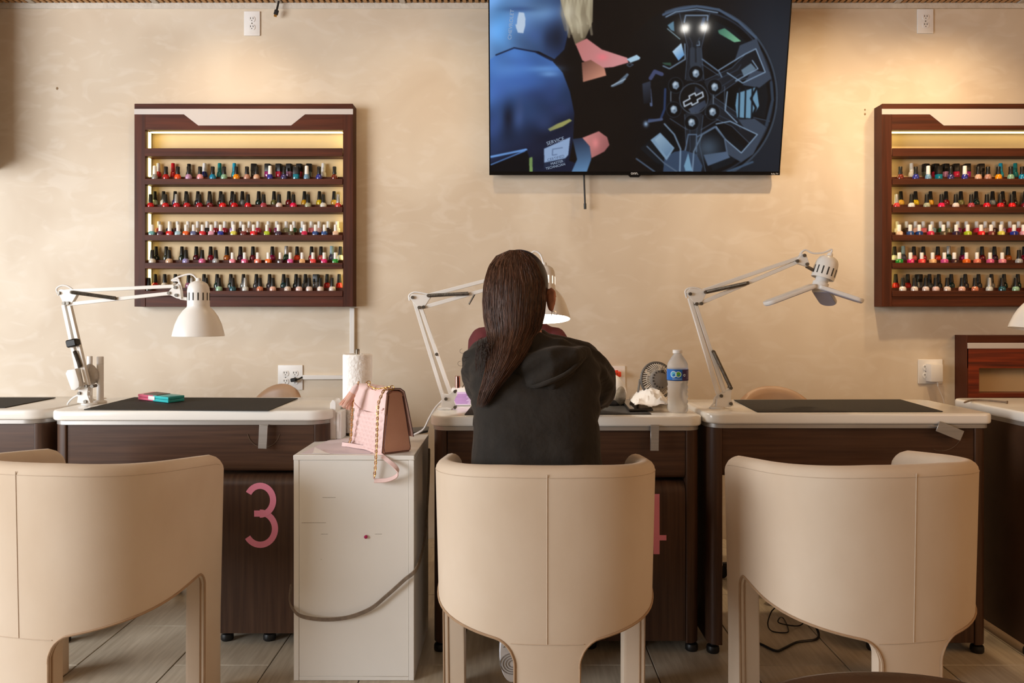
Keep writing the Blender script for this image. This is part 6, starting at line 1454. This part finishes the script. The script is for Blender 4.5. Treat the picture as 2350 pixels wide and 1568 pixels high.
# outline of the fall of hair in the picture, by height
yk = [95, 130, 190, 300, 420, 520, 600, 660, 720, 790, 870, 960, 1040, 1110]
xlk = [700, 615, 568, 534, 524, 530, 545, 562, 560, 556, 545, 525, 500, 484]
xrk = [770, 838, 880, 925, 930, 918, 900, 862, 826, 790, 722, 650, 592, 548]
dk = [2.150, 2.095, 2.060, 2.040, 2.032, 2.028, 2.026, 2.020, 2.010, 2.004, 2.000, 2.004, 2.012, 2.018]
def interp(y, arr): return float(np.interp(y, yk, arr))
HE = c+Vector((0, 0.006, 0.010)); smh = MB(); tones = []
for s in range(2700):
    u0 = rng.random(); dep = rng.random()**1.6
    tail = 0.5+0.5*rng.random(); end = 560+rng.random()*330 if rng.random() < 0.42 else 860+rng.random()*250
    if u0 > 0.8 and rng.random() < 0.6: end = min(end, 560+90*rng.random())
    y0_ = 96+rng.random()**1.5*40; n = 15; pts = []; rad = rng.uniform(0.0004, 0.0010)
    ph1, am = rng.uniform(0, 6.28), rng.uniform(2, 9); u1 = min(1, max(0, 0.5+(u0-0.5)*rng.uniform(0.75, 1.15)+rng.uniform(-.06, .06)))
    for k in range(n):
        t = k/(n-1); y = y0_+(end-y0_)*t; uu_ = u0+(u1-u0)*t
        x = interp(y, xlk)+(interp(y, xrk)-interp(y, xlk))*uu_+am*math.sin(ph1+y*0.012)*t
        curv = (2*uu_-1)**2
        bulge = 0.052*curv*(1 if y < 620 else max(0.25, 1-(y-620)/350))
        D = interp(y, dk)+bulge
        q_ = zx(x, y, 2.1); ex, ez = (q_.x-HE.x)/0.089, (q_.z-HE.z)/0.104; e2_ = ex*ex+ez*ez
        if q_.z > HE.z-0.03: D = min(D, HE.y-0.104*math.sqrt(max(0.0, 1-e2_)))
        pts.append(zx(x, y, D+dep*0.012+0.002*math.sin(ph1*3+k)))
    smh.tube(pts, [rad]*(n-3)+[rad*0.8, rad*0.55, rad*0.2], 4, cap=False)
    r_ = rng.random(); wgt = 0.15+0.85*(rng.random()**2)
    col = hc_lin*(1-wgt*0.75)+(hl if r_ < 0.5 else hr)*wgt*0.75
    if r_ > 0.94: col = np.array(lin((120, 88, 70)))*0.8
    tones += [list(col*rng.uniform(0.7, 1.25))]*(n*4)
# loose wisps at the left shoulder and the dark curls beyond it
for s in range(46):
    x0_ = rng.uniform(500, 580); y0_ = rng.uniform(640, 720); pts = []; n = 12; L = rng.uniform(60, 260); dx = rng.uniform(-60, 10); cv = rng.uniform(-30, 30)
    for k in range(n):
        t = k/(n-1); pts.append(zx(x0_+dx*t+cv*math.sin(PI*t), y0_+L*t, 2.022+0.004*math.sin(s)+0.035*max(0, -dx-20)/40*t))
    smh.tube(pts, [0.0006]*(n-1)+[0.0002], 4, cap=False); tones += [list(hc_lin*rng.uniform(0.8, 2.0))]*(n*4)
for (a, b_), rr_ in (((395, 745), 14), ((385, 825), 16), ((405, 800), 10), ((420, 770), 18)):
    pts = [zx(a+rr_*math.cos(q/3)*1.2, b_+rr_*math.sin(q/3), 2.12) for q in range(15)]; smh.tube(pts, 0.0004, 4, cap=False); tones += [list(hc_lin)]*(15*4)
me = smh.mesh('hair_strands', True, 180, fix=False); ca_ = me.color_attributes.new('tone', 'FLOAT_COLOR', 'POINT')
ca_.data.foreach_set('color', np.concatenate([np.array(tones), np.ones((len(tones), 1))], 1).reshape(-1)); link('hair_strands', me, mh, hair)

# ---------------------------------------------------------------- technician behind the desk
tx = wx(1190, 3.14); tech = thing('person', 'person in burgundy top facing us, mostly hidden behind the client', 'person', (tx, 3.2, 0))
HT = Vector((tx+0.006, 3.08, 1.185)); RTt = Matrix.Rotation(PI, 3, 'Z') @ Matrix.Rotation(math.radians(-14), 3, 'X')
m = MB(); head(m, HT, 0.98, RTt); m.limb([HT+Vector((0, 0.03, -0.05)), Vector((tx, 3.14, 1.03))], [0.05, 0.056], 14)
m.rings([(Vector((tx, 3.20, 0.47)), 0.16, 0.11), (Vector((tx, 3.20, 0.62)), 0.14, 0.10), (Vector((tx, 3.18, 0.80)), 0.15, 0.10), (Vector((tx, 3.15, 0.95)), 0.16, 0.09), (Vector((tx, 3.14, 1.03)), 0.10, 0.06)])
arms = []
for sx in (-1, 1):
    a, b, c = Vector((tx+sx*0.140, 3.14, 0.985)), Vector((tx+sx*0.150, 3.00, 0.835)), Vector((tx+sx*0.075-0.01, 2.86, 0.835))
    arms.append((a, b, c)); m.limb([a, a.lerp(b, .5), b], [0.05, 0.044, 0.038]); m.limb([b, b.lerp(c, .5), c], [0.037, 0.034, 0.025]); hand(m, c, Vector((tx+sx*0.02, 2.70, 0.82))-c, (0, 0, 1), 0.85)
    h, k_, f_ = Vector((tx+sx*0.09, 3.18, 0.53)), Vector((tx+sx*0.12, 2.97, 0.50)), Vector((tx+sx*0.12, 3.02, 0.09))
    m.limb([h, h.lerp(k_, .5), k_], [0.08, 0.07, 0.055]); m.limb([k_, k_.lerp(f_, .4), f_], [0.053, 0.050, 0.034]); m.limb([f_, f_+Vector((0, -0.12, -0.05))], [0.034, 0.028])
link('body', remeshed(m, 'body', 0.007, 4), M_skin, tech)
m = MB(); m.rings([(Vector((tx, 3.20, 0.48)), 0.175, 0.125), (Vector((tx, 3.20, 0.62)), 0.156, 0.116), (Vector((tx, 3.18, 0.80)), 0.165, 0.112), (Vector((tx, 3.15, 0.94)), 0.160, 0.10), (Vector((tx, 3.14, 1.0)), 0.156, 0.085), (Vector((tx, 3.135, 1.045)), 0.135, 0.068), (Vector((tx, 3.13, 1.072)), 0.092, 0.058)])
for a, b, c in arms: m.limb([a, a.lerp(b, .5), b.lerp(a, .1)], [0.064, 0.060, 0.054], 14)
link('top', remeshed(m, 'top', 0.007, 6), M_burg, tech)
m = MB(); m.rings([(Vector((tx, 3.20, 0.46)), 0.165, 0.115), (Vector((tx, 3.20, 0.56)), 0.17, 0.12)])
for sx in (-1, 1):
    h, k_, f_ = Vector((tx+sx*0.09, 3.18, 0.53)), Vector((tx+sx*0.12, 2.97, 0.50)), Vector((tx+sx*0.12, 3.02, 0.12))
    m.limb([h, k_], [0.088, 0.062]); m.limb([k_, f_], [0.061, 0.046])
link('trousers', remeshed(m, 'trousers', 0.009, 4), M_trous, tech)
for sx in (-1, 1):
    m = MB(); m.limb([(tx+sx*0.12, 3.04, 0.045), (tx+sx*0.12, 2.96, 0.042), (tx+sx*0.12, 2.87, 0.032)], [0.040, 0.040, 0.030], 14); link('shoe', remeshed(m, 'shoe', 0.007, 3), M_blackp, tech)
    for v in [0]: MB().ball(HT+RTt @ Vector((sx*0.030, 0.086, 0.016)), 0.009, 0.006, 0.007, 10, 8).build('eye', M_glassblk, tech)
m = MB(); m.ball(HT+Vector((0, 0.018, 0.030)), 0.080, 0.090, 0.092, 20, 14); m.limb([HT+Vector((-0.04, 0.05, 0.0)), HT+Vector((-0.085, 0.03, -0.10)), HT+Vector((-0.12, -0.02, -0.165))], [0.035, 0.030, 0.018], 12)
tm = remeshed(m, 'hair', 0.007, 4)
for v in tm.vertices:
    d = v.co-HT
    if d.y < -0.03 and d.z < 0.06 and abs(d.x) < 0.075: v.co.y = HT.y-0.03
vcol(tm, 'tone', lambda p: hc_lin*(0.6+0.4*noise.noise(p*30))); link('hair', tm, mh, tech)
stool = thing('technician_chair', 'dark stool hidden behind the client under the technician', 'stool', (tx, 3.24, 0))
MB().lathe([(0.15, 0.40), (0.17, 0.415), (0.17, 0.44), (0.15, 0.452)], 32, Matrix.Translation((tx, 3.22, 0))).build('seat', M_leath, stool)
MB().cyl((tx, 3.22, 0.02), (tx, 3.22, 0.40), 0.03, 14).build('gas_lift', M_steel, stool); MB().lathe([(0.2, 0.0006), (0.2, 0.012), (0.04, 0.03)], 32, Matrix.Translation((tx, 3.22, 0))).build('base', M_blackp, stool)
# ---------------------------------------------------------------- ceiling downlights that wash the wall
def downlight(label, x, y, energy, tgt, angle=95, color=(1.0, 0.72, 0.42)):
    t = thing('ceiling_downlight', label, 'ceiling light', (x, y, CEIL+0.03), 'ceiling downlights')
    MB().lathe([(0.055, 0.034), (0.055, 0.026), (0.048, 0.024), (0.040, 0.034)], 28, Matrix.Translation((x, y, CEIL)), cap=False).build('ring', M_white, t)
    MB().lathe([(0.0005, 0.033), (0.040, 0.033)], 28, Matrix.Translation((x, y, CEIL)), cap=False).build('lens', M_bulb, t)
    return spot('downlight_beam', (x, y, CEIL+0.02), tgt, energy, color, angle, 1.0, 0.05)
downlight('ceiling downlight above the left polish rack', wx(540, WALL), WALL-0.62, 30, (wx(540, WALL), WALL, 1.75))
downlight('ceiling downlight above the right polish rack', wx(2160, WALL), WALL-0.62, 55, (wx(2160, WALL), WALL, 1.75))
downlight('added wall-warming light above the gap right of the television', wx(1900, WALL), 3.0, 95, (wx(1900, WALL), WALL, 1.0), 125)  # added light, set near the wall so it warms only the right side
downlight('added wall-warming light left of the television', wx(1000, WALL), 3.0, 26, (wx(1000, WALL), WALL, 1.0), 125)  # added light to warm the middle of the wall
# hanging bulbs behind the camera, mirrored in the screen
for i, (x, y, z) in enumerate(((2.18, -3.0, 1.93), (2.42, -3.0, 1.94))):
    t = thing('pendant_lamp', ('left' if i == 0 else 'right')+' bulb of the pendant pair mirrored in the screen', 'pendant lamp', (x, y, z))
    MB().ball((x, y, z), 0.045, 0.045, 0.05, 16, 10).build('bulb', mat('bright_bulb', (255, 255, 255), 0.5, emit=(255, 250, 240), estr=90.0), t)
    MB().lathe([(0.03, z+0.04), (0.03, z+0.09), (0.004, z+0.1)], 16, Matrix.Translation((x, y, 0))).build('socket', M_blackp, t)
    MB().tube([(x, y, z+0.095), (x, y, CEIL+0.03)], 0.003, 6).build('cord', M_blackp, t)
